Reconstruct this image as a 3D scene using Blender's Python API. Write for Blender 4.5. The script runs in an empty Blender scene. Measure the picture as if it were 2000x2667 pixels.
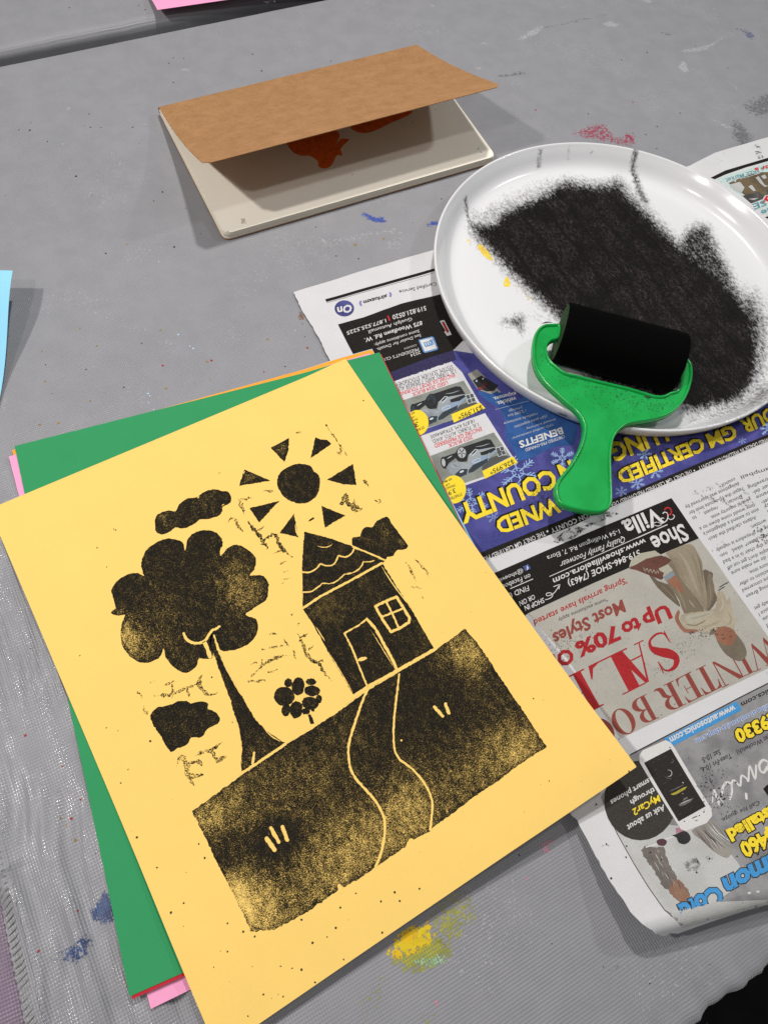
import bpy, bmesh, math, random
import numpy as np
from mathutils import Matrix, Vector
from mathutils.geometry import delaunay_2d_cdt

SC = bpy.context.scene
random.seed(7); RNG = np.random.default_rng(7)
MM = 0.001

# ------------------------------------------------------------------ camera
IMW, IMH, FPX = 2000.0, 2667.0, 1973.05
CAMP = np.array([75.0089, -270.0167, 375.6829])          # millimetres above the table
ROT = np.array([[0.9274440495, -0.360481254, 0.0995027662],
                [-0.2803184776, -0.846259639, -0.4530631021],
                [0.2475259302, 0.3922982142, -0.885908023]])
cam = bpy.data.cameras.new('camera')
cam.sensor_fit = 'HORIZONTAL'; cam.sensor_width = 36.0; cam.lens = 36.0*FPX/IMW
cam.clip_start = 0.01; cam.clip_end = 60
cam_o = bpy.data.objects.new('camera', cam); SC.collection.objects.link(cam_o)
M = Matrix.Identity(4)
for i in range(3):
    M[i][0] = ROT[0][i]; M[i][1] = -ROT[1][i]; M[i][2] = -ROT[2][i]; M[i][3] = CAMP[i]*MM
cam_o.matrix_world = M
SC.camera = cam_o

# ------------------------------------------------------------------ world and ceiling lamps
world = bpy.data.worlds.new('World'); SC.world = world; world.use_nodes = True
wb = world.node_tree.nodes['Background']
wb.inputs[0].default_value = (0.93, 0.97, 1.0, 1); wb.inputs[1].default_value = 0.125

def lamp(name, pos, watts, size, col):
    l = bpy.data.lights.new(name, 'AREA'); l.shape = 'DISK'; l.size = size; l.energy = watts; l.color = col
    o = bpy.data.objects.new(name, l); SC.collection.objects.link(o)
    o.location = Vector(pos)*MM
    d = (Vector((200, 0, 0)) - Vector(pos)).normalized()
    o.rotation_euler = d.to_track_quat('-Z', 'Y').to_euler()
    return o
LAMPS = [('ceiling_lamp', (390, 380, 1000), 6.5, 0.06, (1.0, 0.97, 0.93)),
         ('ceiling_lamp', (-640, 115, 1000), 7.6, 0.06, (1.0, 0.96, 0.92)),
         ('ceiling_lamp', (-480, -340, 1000), 2.2, 0.06, (1.0, 0.96, 0.92)),
         ('ceiling_lamp', (1210, 30, 1000), 3.1, 0.08, (0.97, 0.98, 1.0))]
for n, p_, w_, s_, c_ in LAMPS: lamp(n, p_, w_, s_, c_)
SC.view_settings.view_transform = 'Standard'; SC.view_settings.look = 'None'
SC.view_settings.exposure = 0.0; SC.view_settings.gamma = 1.0
SC.view_settings.use_curve_mapping = False

# ------------------------------------------------------------------ coordinates
def P(px, py, z=0.0):
    """point (mm) where the photo's pixel meets the level z above the table"""
    d = ROT.T @ np.array([(px-IMW/2)/FPX, (py-IMH/2)/FPX, 1.0])
    return CAMP + d*((z-CAMP[2])/d[2])
def PZ(px, py, zf):
    z = 1.0
    for _ in range(14):
        q = P(px, py, z); z = 0.4*z + 0.6*zf(q[0], q[1])
    return P(px, py, z)
def Qn(X):
    c = (np.asarray(X) - CAMP) @ ROT.T
    return np.stack([IMW/2 + FPX*c[:, 0]/c[:, 2], IMH/2 + FPX*c[:, 1]/c[:, 2]], 1)
def F(x0, y0, s): return lambda x, y: (x0+x*s, y0+y*s)
DS = F(0, 0, 2000/1659)
Z1 = F(0, 850, .60277); TT = F(250, 1100, .36166); HS = F(650, 1250, .36166); GD = F(350, 1700, .45208); GR = F(850, 1600, .39180)
n1 = F(750, 650, .42194); n2 = F(1150, 1000, .51236); n3 = F(1300, 1300, .42194); n4 = F(1450, 1800, .33152)
a1 = F(1150, 1100, .21097); a2 = F(1550, 1050, .27125); a3 = F(1300, 1380, .30139); a4 = F(1700, 1230, .20339)
a5 = F(1780, 340, .13563); a6 = F(840, 740, .20494); a7 = F(1030, 970, .22303); a8 = F(1680, 1820, .19289)
b1 = F(1400, 1550, .30139); b2 = F(1680, 2080, .19289); b3 = F(380, 100, .58469)
z3 = F(1000, 400, .60277); z2 = F(1000, 0, .60277); z4 = F(1300, 720, .36166); z6 = F(0, 1700, .43732)
z7 = F(400, 2100, .54250); z8 = F(1200, 2100, .48222); z1 = F(0, 0, .60277); zb = F(0, 680, .15069)
def sm(t):
    t = min(1.0, max(0.0, t)); return t*t*(3-2*t)

# ------------------------------------------------------------------ materials
def lin(c):
    return tuple(((v/255.0)/12.92 if v/255.0 <= .04045 else ((v/255.0+.055)/1.055)**2.4) for v in c) + (1.0,)
class NT:
    def __init__(s, name):
        s.m = bpy.data.materials.new(name); s.m.use_nodes = True
        s.t = s.m.node_tree; s.b = s.t.nodes['Principled BSDF']; s.out = s.t.nodes['Material Output']
        s.co = s.n('ShaderNodeTexCoord').outputs['Object']
    def n(s, typ, **kw):
        x = s.t.nodes.new(typ)
        for k, v in kw.items(): setattr(x, k, v)
        return x
    def put(s, sock, v):
        if v is None: return
        if isinstance(v, bpy.types.NodeSocket): s.t.links.new(v, sock)
        else: sock.default_value = v
    def math(s, op, a, b=None, c=None, clamp=False):
        x = s.n('ShaderNodeMath', operation=op, use_clamp=clamp)
        for i, v in enumerate((a, b, c)): s.put(x.inputs[i], v)
        return x.outputs[0]
    def noise(s, scale, detail=2, rough=.5, vec=None, w=None):
        x = s.n('ShaderNodeTexNoise'); s.put(x.inputs['Vector'], vec if vec is not None else s.co)
        x.inputs['Scale'].default_value = scale; x.inputs['Detail'].default_value = detail; x.inputs['Roughness'].default_value = rough
        return x.outputs['Fac']
    def stretch(s, sc, rot=0.0):
        x = s.n('ShaderNodeMapping'); s.put(x.inputs['Vector'], s.co); x.inputs['Scale'].default_value = sc
        x.inputs['Rotation'].default_value = (0, 0, rot); return x.outputs[0]
    def rng(s, v, a, b, c=0.0, d=1.0):
        x = s.n('ShaderNodeMapRange'); x.interpolation_type = 'SMOOTHSTEP'; s.put(x.inputs[0], v)
        for i, q in enumerate((a, b, c, d)): s.put(x.inputs[i+1], q)
        return x.outputs[0]
    def mix(s, f, a, b):
        x = s.n('ShaderNodeMix', data_type='RGBA'); s.put(x.inputs[0], f); s.put(x.inputs[6], a); s.put(x.inputs[7], b); return x.outputs[2]
    def attr(s, name):
        return s.n('ShaderNodeAttribute', attribute_name=name).outputs['Fac']
    def bump(s, h, dist, strength=1.0, prev=None):
        x = s.n('ShaderNodeBump'); x.inputs['Strength'].default_value = strength; x.inputs['Distance'].default_value = dist
        s.put(x.inputs['Height'], h); s.put(x.inputs['Normal'], prev); s.t.links.new(x.outputs[0], s.b.inputs['Normal']); return x.outputs[0]
    def base(s, v): s.put(s.b.inputs['Base Color'], v)
    def set(s, rough=None, spec=None, **kw):
        if rough is not None: s.put(s.b.inputs['Roughness'], rough)
        if spec is not None: s.put(s.b.inputs['Specular IOR Level'], spec)
        for k, v in kw.items(): s.put(s.b.inputs[k], v)
    def alpha(s, v): s.put(s.b.inputs['Alpha'], v)

MATS = {}
def paper(name, rgb, var=.06, rough=.85, spec=.15, sheen=0):
    k = NT(name); c = lin(rgb)
    f = k.noise(1600, 3, .6); g = k.noise(45, 3, .5)
    v = k.math('ADD', k.math('MULTIPLY', f, .6), k.math('MULTIPLY', g, .4))
    lo = tuple(x*(1-var) for x in c[:3])+(1,); hi = tuple(min(1, x*(1+var*.6)) for x in c[:3])+(1,)
    k.base(k.mix(k.rng(v, .3, .7), lo, hi)); k.set(rough, spec); k.bump(f, .00004, .35); return k.m
def ink(name, rgb, var=.18, rough=.7, spec=.06, cloud=0.0, rgb2=None):
    """printing ink on newsprint: fine grain, small unprinted flecks"""
    k = NT(name); c = lin(rgb)
    f = k.noise(1500, 2, .6); g = k.noise(70, 3, .55)
    hi = tuple(min(1, x*(1+var)+.012*var/.18) for x in c[:3])+(1,); lo = tuple(x*(1-var) for x in c[:3])+(1,)
    col = k.mix(k.rng(f, .3, .7), lo, hi)
    if rgb2: col = k.mix(k.math('MULTIPLY', k.rng(g, .38, .68), cloud), col, lin(rgb2))
    k.base(col); k.set(rough, spec); return k.m
def reliefink(name, rgb, paper_fleck=True, s1=620, s2=1900, soft=.16, rough=.8, spec=.07):
    """hand rolled relief ink: coverage follows the 'ink' attribute broken by grain; the sheet shows through the gaps"""
    k = NT(name); a = k.attr('ink')
    f = k.noise(s1, 3, .62); g = k.noise(s2, 2, .5); h = k.noise(330, 3, .6, k.stretch((1, .6, 1), .9))
    v = k.math('ADD', k.math('ADD', k.math('MULTIPLY', f, .56), k.math('MULTIPLY', g, .28)), k.math('MULTIPLY', h, .16))
    v = k.rng(v, .35, .65)
    cov = k.rng(k.math('SUBTRACT', a, v), -soft*.4, soft)
    k.alpha(cov); c = lin(rgb)
    k.base(k.mix(k.rng(g, .35, .7), tuple(x*.7 for x in c[:3])+(1,), tuple(x*1.5+.004 for x in c[:3])+(1,)))
    k.set(rough, spec); k.bump(f, .00012, .5); return k.m
def stain(name, rgb, rgb2=None, soft=.25, rough=.5, weave=True, amt=1.0):
    k = NT(name); a = k.attr('ink')
    f = k.noise(420, 4, .65); g = k.noise(1500, 2, .5)
    v = k.rng(k.math('ADD', k.math('MULTIPLY', f, .6), k.math('MULTIPLY', g, .4)), .33, .67)
    cov = k.rng(k.math('SUBTRACT', a, v), -.06, soft)
    if weave:
        x = k.n('ShaderNodeSeparateXYZ'); k.put(x.inputs[0], k.stretch((1, 1, 1), math.radians(-6.5)))
        w1 = k.math('SINE', k.math('MULTIPLY', x.outputs[0], 5200)); w2 = k.math('SINE', k.math('MULTIPLY', x.outputs[1], 4600))
        wv = k.math('ADD', k.math('MULTIPLY', k.math('ADD', w1, w2), .22), .75, clamp=True)
        cov = k.math('MULTIPLY', cov, wv)
    k.alpha(k.math('MULTIPLY', cov, amt))
    if rgb2: k.base(k.mix(k.rng(k.noise(160, 3, .5), .38, .62), lin(rgb), lin(rgb2)))
    else: k.base(lin(rgb))
    k.set(rough, .4); return k.m
def plain(name, rgb, rough=.5, spec=.5, var=.1, scale=200, bumpd=0, **kw):
    k = NT(name); c = lin(rgb); f = k.noise(scale, 3, .55)
    k.base(k.mix(k.rng(f, .3, .7), tuple(x*(1-var) for x in c[:3])+(1,), tuple(min(1, x*(1+var)) for x in c[:3])+(1,)))
    k.set(rough, spec, **kw)
    if bumpd: k.bump(f, bumpd, .5)
    return k.m

def cloth(name, rgb, rot, ribs=1.0):
    k = NT(name); c = lin(rgb)
    sx = k.n('ShaderNodeSeparateXYZ'); k.put(sx.inputs[0], k.stretch((1, 1, 1), -rot))
    wob = k.math('MULTIPLY', k.noise(35, 2), 2.4)
    x = k.math('SINE', k.math('ADD', k.math('MULTIPLY', sx.outputs[0], 5200), wob))
    y = k.math('SINE', k.math('ADD', k.math('MULTIPLY', sx.outputs[1], 4300), wob))
    big = k.rng(k.noise(9, 2), .35, .65); mid = k.noise(60, 3, .6); fine = k.noise(2600, 2)
    xa = k.math('MULTIPLY', x, k.math('ADD', k.math('MULTIPLY', big, .40), .12)); ya = k.math('MULTIPLY', y, k.math('ADD', k.math('MULTIPLY', k.rng(k.noise(13, 3), .3, .7), .34), .12))
    h = k.math('ADD', k.math('ADD', xa, ya), k.math('MULTIPLY', fine, .7))
    n0 = k.bump(k.noise(16, 3, .5), .0014, .35)
    k.bump(h, .00019, .75, n0)
    dk = tuple(v*.955 for v in c[:3])+(1,); lt = tuple(v*1.03 for v in c[:3])+(1,)
    col = k.mix(k.rng(mid, .3, .7), dk, lt)
    gap = k.rng(k.math('ADD', x, y), -2.0, -.6, .78, 1.0)
    mulc = k.n('ShaderNodeMix', data_type='RGBA', blend_type='MULTIPLY'); mulc.inputs[0].default_value = 1.0
    cmb = k.n('ShaderNodeCombineColor')
    for i in range(3): k.put(cmb.inputs[i], gap)
    k.put(mulc.inputs[6], col); k.put(mulc.inputs[7], cmb.outputs[0])
    col = mulc.outputs[2]
    fleck = k.rng(k.math('MULTIPLY', k.noise(900, 2, .7), k.rng(k.noise(18, 2), .42, .62)), .60, .70)
    col = k.mix(k.math('MULTIPLY', fleck, .38), col, lin((214, 214, 214)))
    k.base(col)
    top = k.rng(k.math('ADD', x, y), -.6, 1.2); shine = k.math('MULTIPLY', k.math('MULTIPLY', top, k.attr('ink')), k.rng(k.noise(75, 3, .6), .40, .55))
    k.set(k.math('SUBTRACT', k.math('SUBTRACT', k.rng(mid, .3, .7, .48, .56), k.math('MULTIPLY', top, .08)), k.math('MULTIPLY', shine, .29)), k.math('ADD', .5, k.math('MULTIPLY', shine, .7))); k.set(**{'Sheen Weight': .55, 'Sheen Roughness': .45}); return k.m

# ------------------------------------------------------------------ mesh builder
class MB:
    def __init__(s): s.v = []; s.f = []; s.mi = []; s.ink = []; s.mats = []; s.smooth = []
    def mat(s, m):
        if m not in s.mats: s.mats.append(m)
        return s.mats.index(m)
    def add(s, vs, fs, m, inkv=1.0, smooth=False):
        o = len(s.v); i = s.mat(m)
        s.v.extend([tuple(v) for v in vs]); s.f.extend([tuple(j+o for j in f) for f in fs]); s.mi.extend([i]*len(fs)); s.smooth.extend([smooth]*len(fs))
        s.ink.extend(list(inkv) if hasattr(inkv, '__len__') else [inkv]*len(vs))
    def build(s, name, parent=None, origin=None, props=None):
        me = bpy.data.meshes.new(name)
        v = np.array(s.v, float)
        if parent is not None: org = np.array(parent.location)/MM if origin is None else np.array(origin)
        else: org = np.array(origin if origin is not None else [(v[:, 0].min()+v[:, 0].max())/2, (v[:, 1].min()+v[:, 1].max())/2, v[:, 2].min()])
        me.from_pydata(((v-org)*MM).tolist(), [], s.f)
        for m in s.mats: me.materials.append(m)
        me.polygons.foreach_set('material_index', s.mi); me.polygons.foreach_set('use_smooth', s.smooth)
        at = me.attributes.new('ink', 'FLOAT', 'POINT'); at.data.foreach_set('value', np.array(s.ink, np.float32))
        me.update()
        o = bpy.data.objects.new(name, me); SC.collection.objects.link(o)
        if parent is not None:
            o.parent = parent; o.location = (0, 0, 0)
        else: o.location = Vector(org)*MM
        if props: tag(o, *props)
        return o
def tag(o, label, cat, group=None, kind=None):
    if label: o['label'] = label
    if cat: o['category'] = cat
    if group: o['group'] = group
    if kind: o['kind'] = kind
def empty(name, loc, label, cat, group=None):
    o = bpy.data.objects.new(name, None); SC.collection.objects.link(o); o.location = Vector(loc)*MM
    o.empty_display_size = .02; tag(o, label, cat, group); return o

def catmull(pts, n=6, closed=True):
    p = np.array(pts, float); out = []; N = len(p)
    rng = range(N) if closed else range(N-1)
    for i in rng:
        q = [p[(i+k) % N] if closed else p[min(max(i+k, 0), N-1)] for k in (-1, 0, 1, 2)]
        for t in np.linspace(0, 1, n, endpoint=False):
            out.append(.5*((2*q[1]) + (-q[0]+q[2])*t + (2*q[0]-5*q[1]+4*q[2]-q[3])*t*t + (-q[0]+3*q[1]-3*q[2]+q[3])*t**3))
    if not closed: out.append(p[-1])
    return np.array(out)
def densify(p, step, closed=True):
    p = np.array(p, float); out = []
    N = len(p)
    for i in range(N if closed else N-1):
        a, b = p[i], p[(i+1) % N]; k = max(1, int(np.linalg.norm(b-a)/step))
        for j in range(k): out.append(a+(b-a)*j/k)
    if not closed: out.append(p[-1])
    return np.array(out)
def inside(poly, pts):
    poly = np.asarray(poly); x, y = pts[:, 0], pts[:, 1]; r = np.zeros(len(pts), bool); n = len(poly); j = n-1
    for i in range(n):
        xi, yi = poly[i]; xj, yj = poly[j]
        c = ((yi > y) != (yj > y)) & (x < (xj-xi)*(y-yi)/((yj-yi) if yj != yi else 1e-9)+xi)
        r ^= c; j = i
    return r
def sdist(poly, pts):
    poly = np.asarray(poly); d = np.full(len(pts), 1e9)
    for i in range(len(poly)):
        a, b = poly[i], poly[(i+1) % len(poly)]; ab = b-a; t = np.clip(((pts-a) @ ab)/max(1e-9, ab @ ab), 0, 1)
        d = np.minimum(d, np.linalg.norm(pts-(a+t[:, None]*ab), axis=1))
    return np.where(inside(poly, pts), d, -d)
def tri(poly, grid=None, extra=None):
    """triangulate a 2D polygon, optionally with interior points every <grid>"""
    poly = np.asarray(poly, float); n = len(poly); vs = [Vector(p) for p in poly]
    if grid:
        lo, hi = poly.min(0), poly.max(0)
        gx, gy = np.meshgrid(np.arange(lo[0]+grid*.37, hi[0], grid), np.arange(lo[1]+grid*.41, hi[1], grid))
        g = np.stack([gx.ravel(), gy.ravel()], 1)
        if len(g):
            g = g + RNG.uniform(-.15, .15, g.shape)*grid
            g = g[sdist(poly, g) > grid*.35]; vs += [Vector(p) for p in g]
    if extra is not None and len(extra):
        lo, hi = poly.min(0), poly.max(0); g = extra[(extra[:, 0] > lo[0]) & (extra[:, 0] < hi[0]) & (extra[:, 1] > lo[1]) & (extra[:, 1] < hi[1])]
        if len(g): g = g[sdist(poly, g) > .25]; vs += [Vector(p) for p in g]
    r = delaunay_2d_cdt(vs, [], [list(range(n))], 1, 1e-5)
    return np.array([tuple(v) for v in r[0]]), [tuple(f) for f in r[2]]
def upfaces(v, fs):
    out = []
    for f in fs:
        a, b, c = (np.array(v[i][:2]) for i in f[:3])
        out.append(f if (b[0]-a[0])*(c[1]-a[1])-(b[1]-a[1])*(c[0]-a[0]) > 0 else tuple(reversed(f)))
    return out

class Surf:
    """a sheet's top surface: takes outlines in photo pixels and lays them on the sheet at a small height"""
    def __init__(s, mb, zf, auto=None, extra=None): s.mb = mb; s.zf = zf; s.auto = auto; s.extra = extra; s.clip = None
    def xy(s, pts): return np.array([PZ(x, y, s.zf)[:2] for x, y in pts])
    def lay(s, xy, eps, m, grid=None, inkf=1.0, step=None):
        ext = xy.max(0)-xy.min(0)
        if grid is None and s.auto and ext.max() > 6: grid = s.auto; step = step or 2.5
        if step: xy = densify(xy, step)
        v, f = tri(xy, grid, s.extra)
        z = [s.zf(a, b)+eps for a, b in v]
        vv = np.column_stack([v, z]); k = inkf(v) if callable(inkf) else inkf
        s.mb.add(vv, upfaces(vv, f), m, k)
    def poly(s, pts, eps, m, fr=None, grid=None, inkf=1.0, smooth=0, step=None, rough=0.0):
        if fr: pts = [fr(*p) for p in pts]
        if smooth: pts = catmull(pts, smooth)
        xy = s.xy(pts)
        if rough:
            xy = densify(xy, .9); xy = xy + RNG.normal(0, rough, xy.shape)
        s.lay(xy, eps, m, grid, inkf, step)
    def ell(s, c, rx, ry, eps, m, fr=None, rot=0.0, inkf=1.0, n=28, rough=0.0, grid=None):
        a = np.linspace(0, 2*math.pi, n, endpoint=False); cr, sr = math.cos(rot), math.sin(rot)
        s.poly([(c[0]+rx*math.cos(t)*cr-ry*math.sin(t)*sr, c[1]+rx*math.cos(t)*sr+ry*math.sin(t)*cr) for t in a], eps, m, fr, grid=grid, inkf=inkf, rough=rough)
    def stroke(s, pts, w, eps, m, fr=None, smooth=0, inkf=1.0, jit=0.0, taper=False, step=1.2):
        """a line of width w (photo pixels in the frame's unit)"""
        k = (fr(1, 0)[0]-fr(0, 0)[0]) if fr else 1.0
        if fr: pts = [fr(*p) for p in pts]
        if smooth: pts = catmull(pts, smooth, closed=False)
        q0 = s.xy(pts); pxl = np.linalg.norm(np.diff(np.array(pts, float), axis=0), axis=1).sum(); mml = np.linalg.norm(np.diff(q0, axis=0), axis=1).sum()
        hw = .5*w*k*mml/max(pxl, 1e-6)
        q = densify(q0, step, closed=False); n = len(q)
        t = np.gradient(q, axis=0); t /= np.maximum(np.linalg.norm(t, axis=1), 1e-9)[:, None]; nr = np.column_stack([-t[:, 1], t[:, 0]])
        h = np.full(n, hw)
        if taper: h = hw*np.clip(np.minimum(np.arange(n)+.3, n-.7-np.arange(n))/max(2, n*.25), .15, 1)
        l = q+nr*(h+RNG.normal(0, jit, n))[:, None]; r = q-nr*(h+RNG.normal(0, jit, n))[:, None]
        vv = [(a, b, s.zf(a, b)+eps) for a, b in np.vstack([l, r])]
        fs = [(i, i+1, n+i+1, n+i) for i in range(n-1)]
        s.mb.add(vv, upfaces(vv, fs), m, inkf(np.vstack([l, r])) if callable(inkf) else inkf)
        if not taper:                                   # round ends
            for e, tt in ((q[0], -t[0]), (q[-1], t[-1])):
                a0 = math.atan2(tt[1], tt[0]); c = [(e[0]+hw*math.cos(a0+u), e[1]+hw*math.sin(a0+u)) for u in np.linspace(-1.57, 1.57, 6)]
                vv = [(a, b, s.zf(a, b)+eps+.004) for a, b in c]; s.mb.add(vv, upfaces(vv, [tuple(range(6))]), m, inkf if not callable(inkf) else inkf(np.array(c)))
    def dots(s, cx, cy, sx, sy, n, eps, m, r=(.12, .4), rot=0.0):
        for _ in range(n):
            a, b = random.gauss(0, sx), random.gauss(0, sy)
            p = PZ(cx+a*math.cos(rot)-b*math.sin(rot), cy+a*math.sin(rot)+b*math.cos(rot), s.zf)
            if not s.ok(p): continue
            s.dot(p, random.uniform(r[0], r[1])*random.uniform(.5, 1), eps, m)
    def ok(s, p): return True
    def dot(s, p, R, eps, m):
        k = random.randint(5, 7); e = random.uniform(.55, 1); ph = random.uniform(0, 6.3)
        vv = []
        for j in range(k):
            u = 2*math.pi*j/k; x, y = R*math.cos(u)*random.uniform(.8, 1.1), R*e*math.sin(u)
            x, y = p[0]+x*math.cos(ph)-y*math.sin(ph), p[1]+x*math.sin(ph)+y*math.cos(ph); vv.append((x, y, s.zf(x, y)+eps))
        s.mb.add(vv, upfaces(vv, [tuple(range(k))]), m)
    def affine(s, A, B, C, fr):
        pa, pb, pc = (s.xy([fr(*q)])[0] for q in (A, B, C)); return pa, pb-pa, pc-pa
    def text(s, txt, A, B, C, m, fr, eps=.17, bold=0.0, shear=0.0, outline=None):
        v, f = glyphs(txt, bold, shear)
        o, ex, ey = s.affine(A, B, C, fr)
        if outline:
            v2, f2 = glyphs(txt, bold+outline[1], shear)
            s._t(v2, f2, o, ex, ey, m=outline[0], eps=eps-.012, dx=outline[2] if len(outline) > 2 else (0, 0))
        s._t(v, f, o, ex, ey, m, eps)
    def _t(s, v, f, o, ex, ey, m, eps, dx=(0, 0)):
        q = o+(np.asarray(v)[:, :1]+dx[0])*ex+(np.asarray(v)[:, 1:2]+dx[1])*ey; f = [tuple(t) for t in f]
        if s.auto:
            f = [(t[0], t[k], t[k+1]) for t in f for k in range(1, len(t)-1)]
            for _ in range(5):                            # split long triangles so that lettering follows the sheet
                q = [tuple(p) for p in q]; nf = []; mid = {}
                arr = np.array(q); big = max((np.linalg.norm(arr[t[0]]-arr[t[1]]) for t in f), default=0); big = max(big, max((np.linalg.norm(arr[t[1]]-arr[t[2]]) for t in f), default=0))
                if big < 4.5: break
                def mp(a, b):
                    k = (min(a, b), max(a, b))
                    if k not in mid: mid[k] = len(q); q.append(((q[a][0]+q[b][0])/2, (q[a][1]+q[b][1])/2))
                    return mid[k]
                for a, b, c in f:
                    ab, bc, ca = mp(a, b), mp(b, c), mp(c, a); nf += [(a, ab, ca), (ab, b, bc), (ca, bc, c), (ab, bc, ca)]
                f = nf
        if s.clip:
            f = [t for t in f if s.clip(*(np.mean([q[i] for i in t], axis=0)))]
        vv = [(p[0], p[1], s.zf(p[0], p[1])+eps) for p in q]
        s.mb.add(vv, upfaces(vv, f), m)
    def serif(s, ch, A, B, cap, m, fr, eps=.05):
        o, ex, ey = s.affine(A, B, (A[0]+cap[0], A[1]+cap[1]), fr)
        for pl in DIDONE[ch]:
            if isinstance(pl, tuple):                    # ring: outer and inner loops joined as quads
                a, b = pl; n = len(a); v = list(a)+list(b); f = [(i, i+1, n+i+1, n+i) for i in range(n-1)]
            else:
                v, f = tri(np.array(pl, float))
            s._t(v, f, o, ex, ey, m, eps); eps += .002

_gc = {}
def glyphs(txt, bold, shear):
    """outlines of a line of text scaled so the line spans x 0..1 and capitals reach y = 1"""
    key = (txt, round(bold, 4), shear)
    if key in _gc: return _gc[key]
    def raw(t, off):
        cu = bpy.data.curves.new('line', 'FONT'); cu.body = t; cu.size = 1.0; cu.offset = off; cu.shear = shear; cu.resolution_u = 2; cu.fill_mode = 'FRONT'
        ob = bpy.data.objects.new('line', cu); SC.collection.objects.link(ob)
        dg = bpy.context.evaluated_depsgraph_get(); me = bpy.data.meshes.new_from_object(ob.evaluated_get(dg))
        v = np.array([tuple(x.co)[:2] for x in me.vertices]); f = [tuple(p.vertices) for p in me.polygons]
        bpy.data.objects.remove(ob); bpy.data.curves.remove(cu); bpy.data.meshes.remove(me)
        return v, f
    if 'cap' not in _gc: _gc['cap'] = raw('H', 0.0)[0][:, 1].max()
    ref = raw(txt, 0.0)[0]; lo, hi = ref[:, 0].min(), ref[:, 0].max()
    v, f = raw(txt, bold)
    v = np.column_stack([(v[:, 0]-lo)/(hi-lo), v[:, 1]/_gc['cap']])
    _gc[key] = (v, f); return _gc[key]

def _arc(cx, cy, rx, ry, a0, a1, n=18):
    a = np.radians(np.linspace(a0, a1, n)); return [(cx+rx*math.cos(t), cy+ry*math.sin(t)) for t in a]
def _box(x0, y0, x1, y1): return [(x0, y0), (x1, y0), (x1, y1), (x0, y1)]
def _sstroke():
    c = catmull([(.10, .30), (.16, .08), (.45, .012), (.80, .10), (.86, .30), (.62, .47), (.30, .62), (.15, .78), (.32, .94), (.55, .985), (.78, .93), (.86, .74)], 5, False)
    w = np.interp(np.linspace(0, 1, len(c)), [0, .12, .26, .40, .52, .62, .74, .86, 1], [.02, .025, .03, .11, .14, .13, .06, .025, .02])
    t = np.gradient(c, axis=0); t /= np.linalg.norm(t, axis=1)[:, None]; n = np.column_stack([-t[:, 1], t[:, 0]])
    return ([tuple(q) for q in c+n*w[:, None]], [tuple(q) for q in c-n*w[:, None]])
DIDONE = {
 'I': [_box(.3, .03, .7, .97), _box(.05, 0, .95, .03), _box(.05, .97, .95, 1)],
 'L': [_box(.14, .03, .40, .97), _box(.0, .97, .55, 1), _box(0, 0, .93, .035), [(.90, .035), (.93, 0), (1, .33), (.97, .33), (.86, .10), (.70, .035)]],
 'E': [_box(.13, .03, .38, .97), _box(0, 0, .95, .035), _box(0, .965, .93, 1), _box(.38, .5, .68, .53), [(.68, .36), (.72, .36), (.72, .67), (.68, .67)],
       [(.9, .035), (.95, 0), (1, .3), (.97, .3), (.86, .09), (.72, .035)], [(.9, .965), (.93, 1), (.96, .72), (.93, .72), (.85, .9), (.72, .965)]],
 'T': [_box(.38, .03, .62, .97), _box(.22, 0, .78, .03), _box(.02, .965, .98, 1), [(.02, 1), (0, .68), (.03, .68), (.12, .9), (.28, .965)], [(.98, 1), (1, .68), (.97, .68), (.88, .9), (.72, .965)]],
 'A': [[(.44, 1), (.54, 1), (.92, .03), (.68, .03)], [(.44, 1), (.475, .93), (.17, .03), (.13, .03)], _box(0, 0, .3, .03), _box(.58, 0, 1, .03), _box(.26, .32, .66, .355)],
 'N': [_box(.12, .03, .16, .97), _box(.84, .0, .88, .97), [(.1, 1), (.3, 1), (.88, .02), (.88, 0), (.8, 0), (.12, .97)], _box(0, 0, .28, .03), _box(.72, .97, 1, 1), _box(0, .97, .2, 1)],
 'W': [[(.06, .97), (.22, .97), (.38, .12), (.33, 0)], [(.33, 0), (.36, .06), (.55, .97), (.52, .97)], [(.44, .97), (.60, .97), (.76, .12), (.71, 0)], [(.71, 0), (.74, .06), (.93, .97), (.90, .97)],
       _box(0, .97, .3, 1), _box(.4, .97, .66, 1), _box(.82, .97, 1, 1)],
 'O': [(_arc(.5, .5, .5, .51, 0, 360, 40), _arc(.5, .5, .27, .475, 0, 360, 40))],
 'B': [_box(.14, .03, .38, .97), _box(0, 0, .5, .03), _box(0, .97, .5, 1), (_arc(.48, .755, .43, .245, -90, 90), _arc(.44, .755, .22, .21, -90, 90)), (_arc(.48, .265, .52, .265, -90, 90), _arc(.44, .265, .27, .23, -90, 90)), _box(.38, .5, .5, .535)],
 'R': [_box(.14, .03, .36, .97), _box(0, 0, .5, .03), _box(0, .97, .46, 1), (_arc(.44, .74, .42, .26, -90, 90), _arc(.42, .74, .22, .225, -90, 90)), _box(.36, .48, .46, .515),
       [(.45, .48), (.62, .5), (.78, .4), (.82, .15), (.9, .06), (1, .08), (1, .03), (.88, 0), (.7, .02), (.6, .12), (.58, .36)]],
 'S': [_sstroke(), [(.07, .36), (.10, .36), (.16, .1), (.07, 0)], [(.86, .98), (.90, .98), (.90, .66), (.85, .66)]],
}

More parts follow.
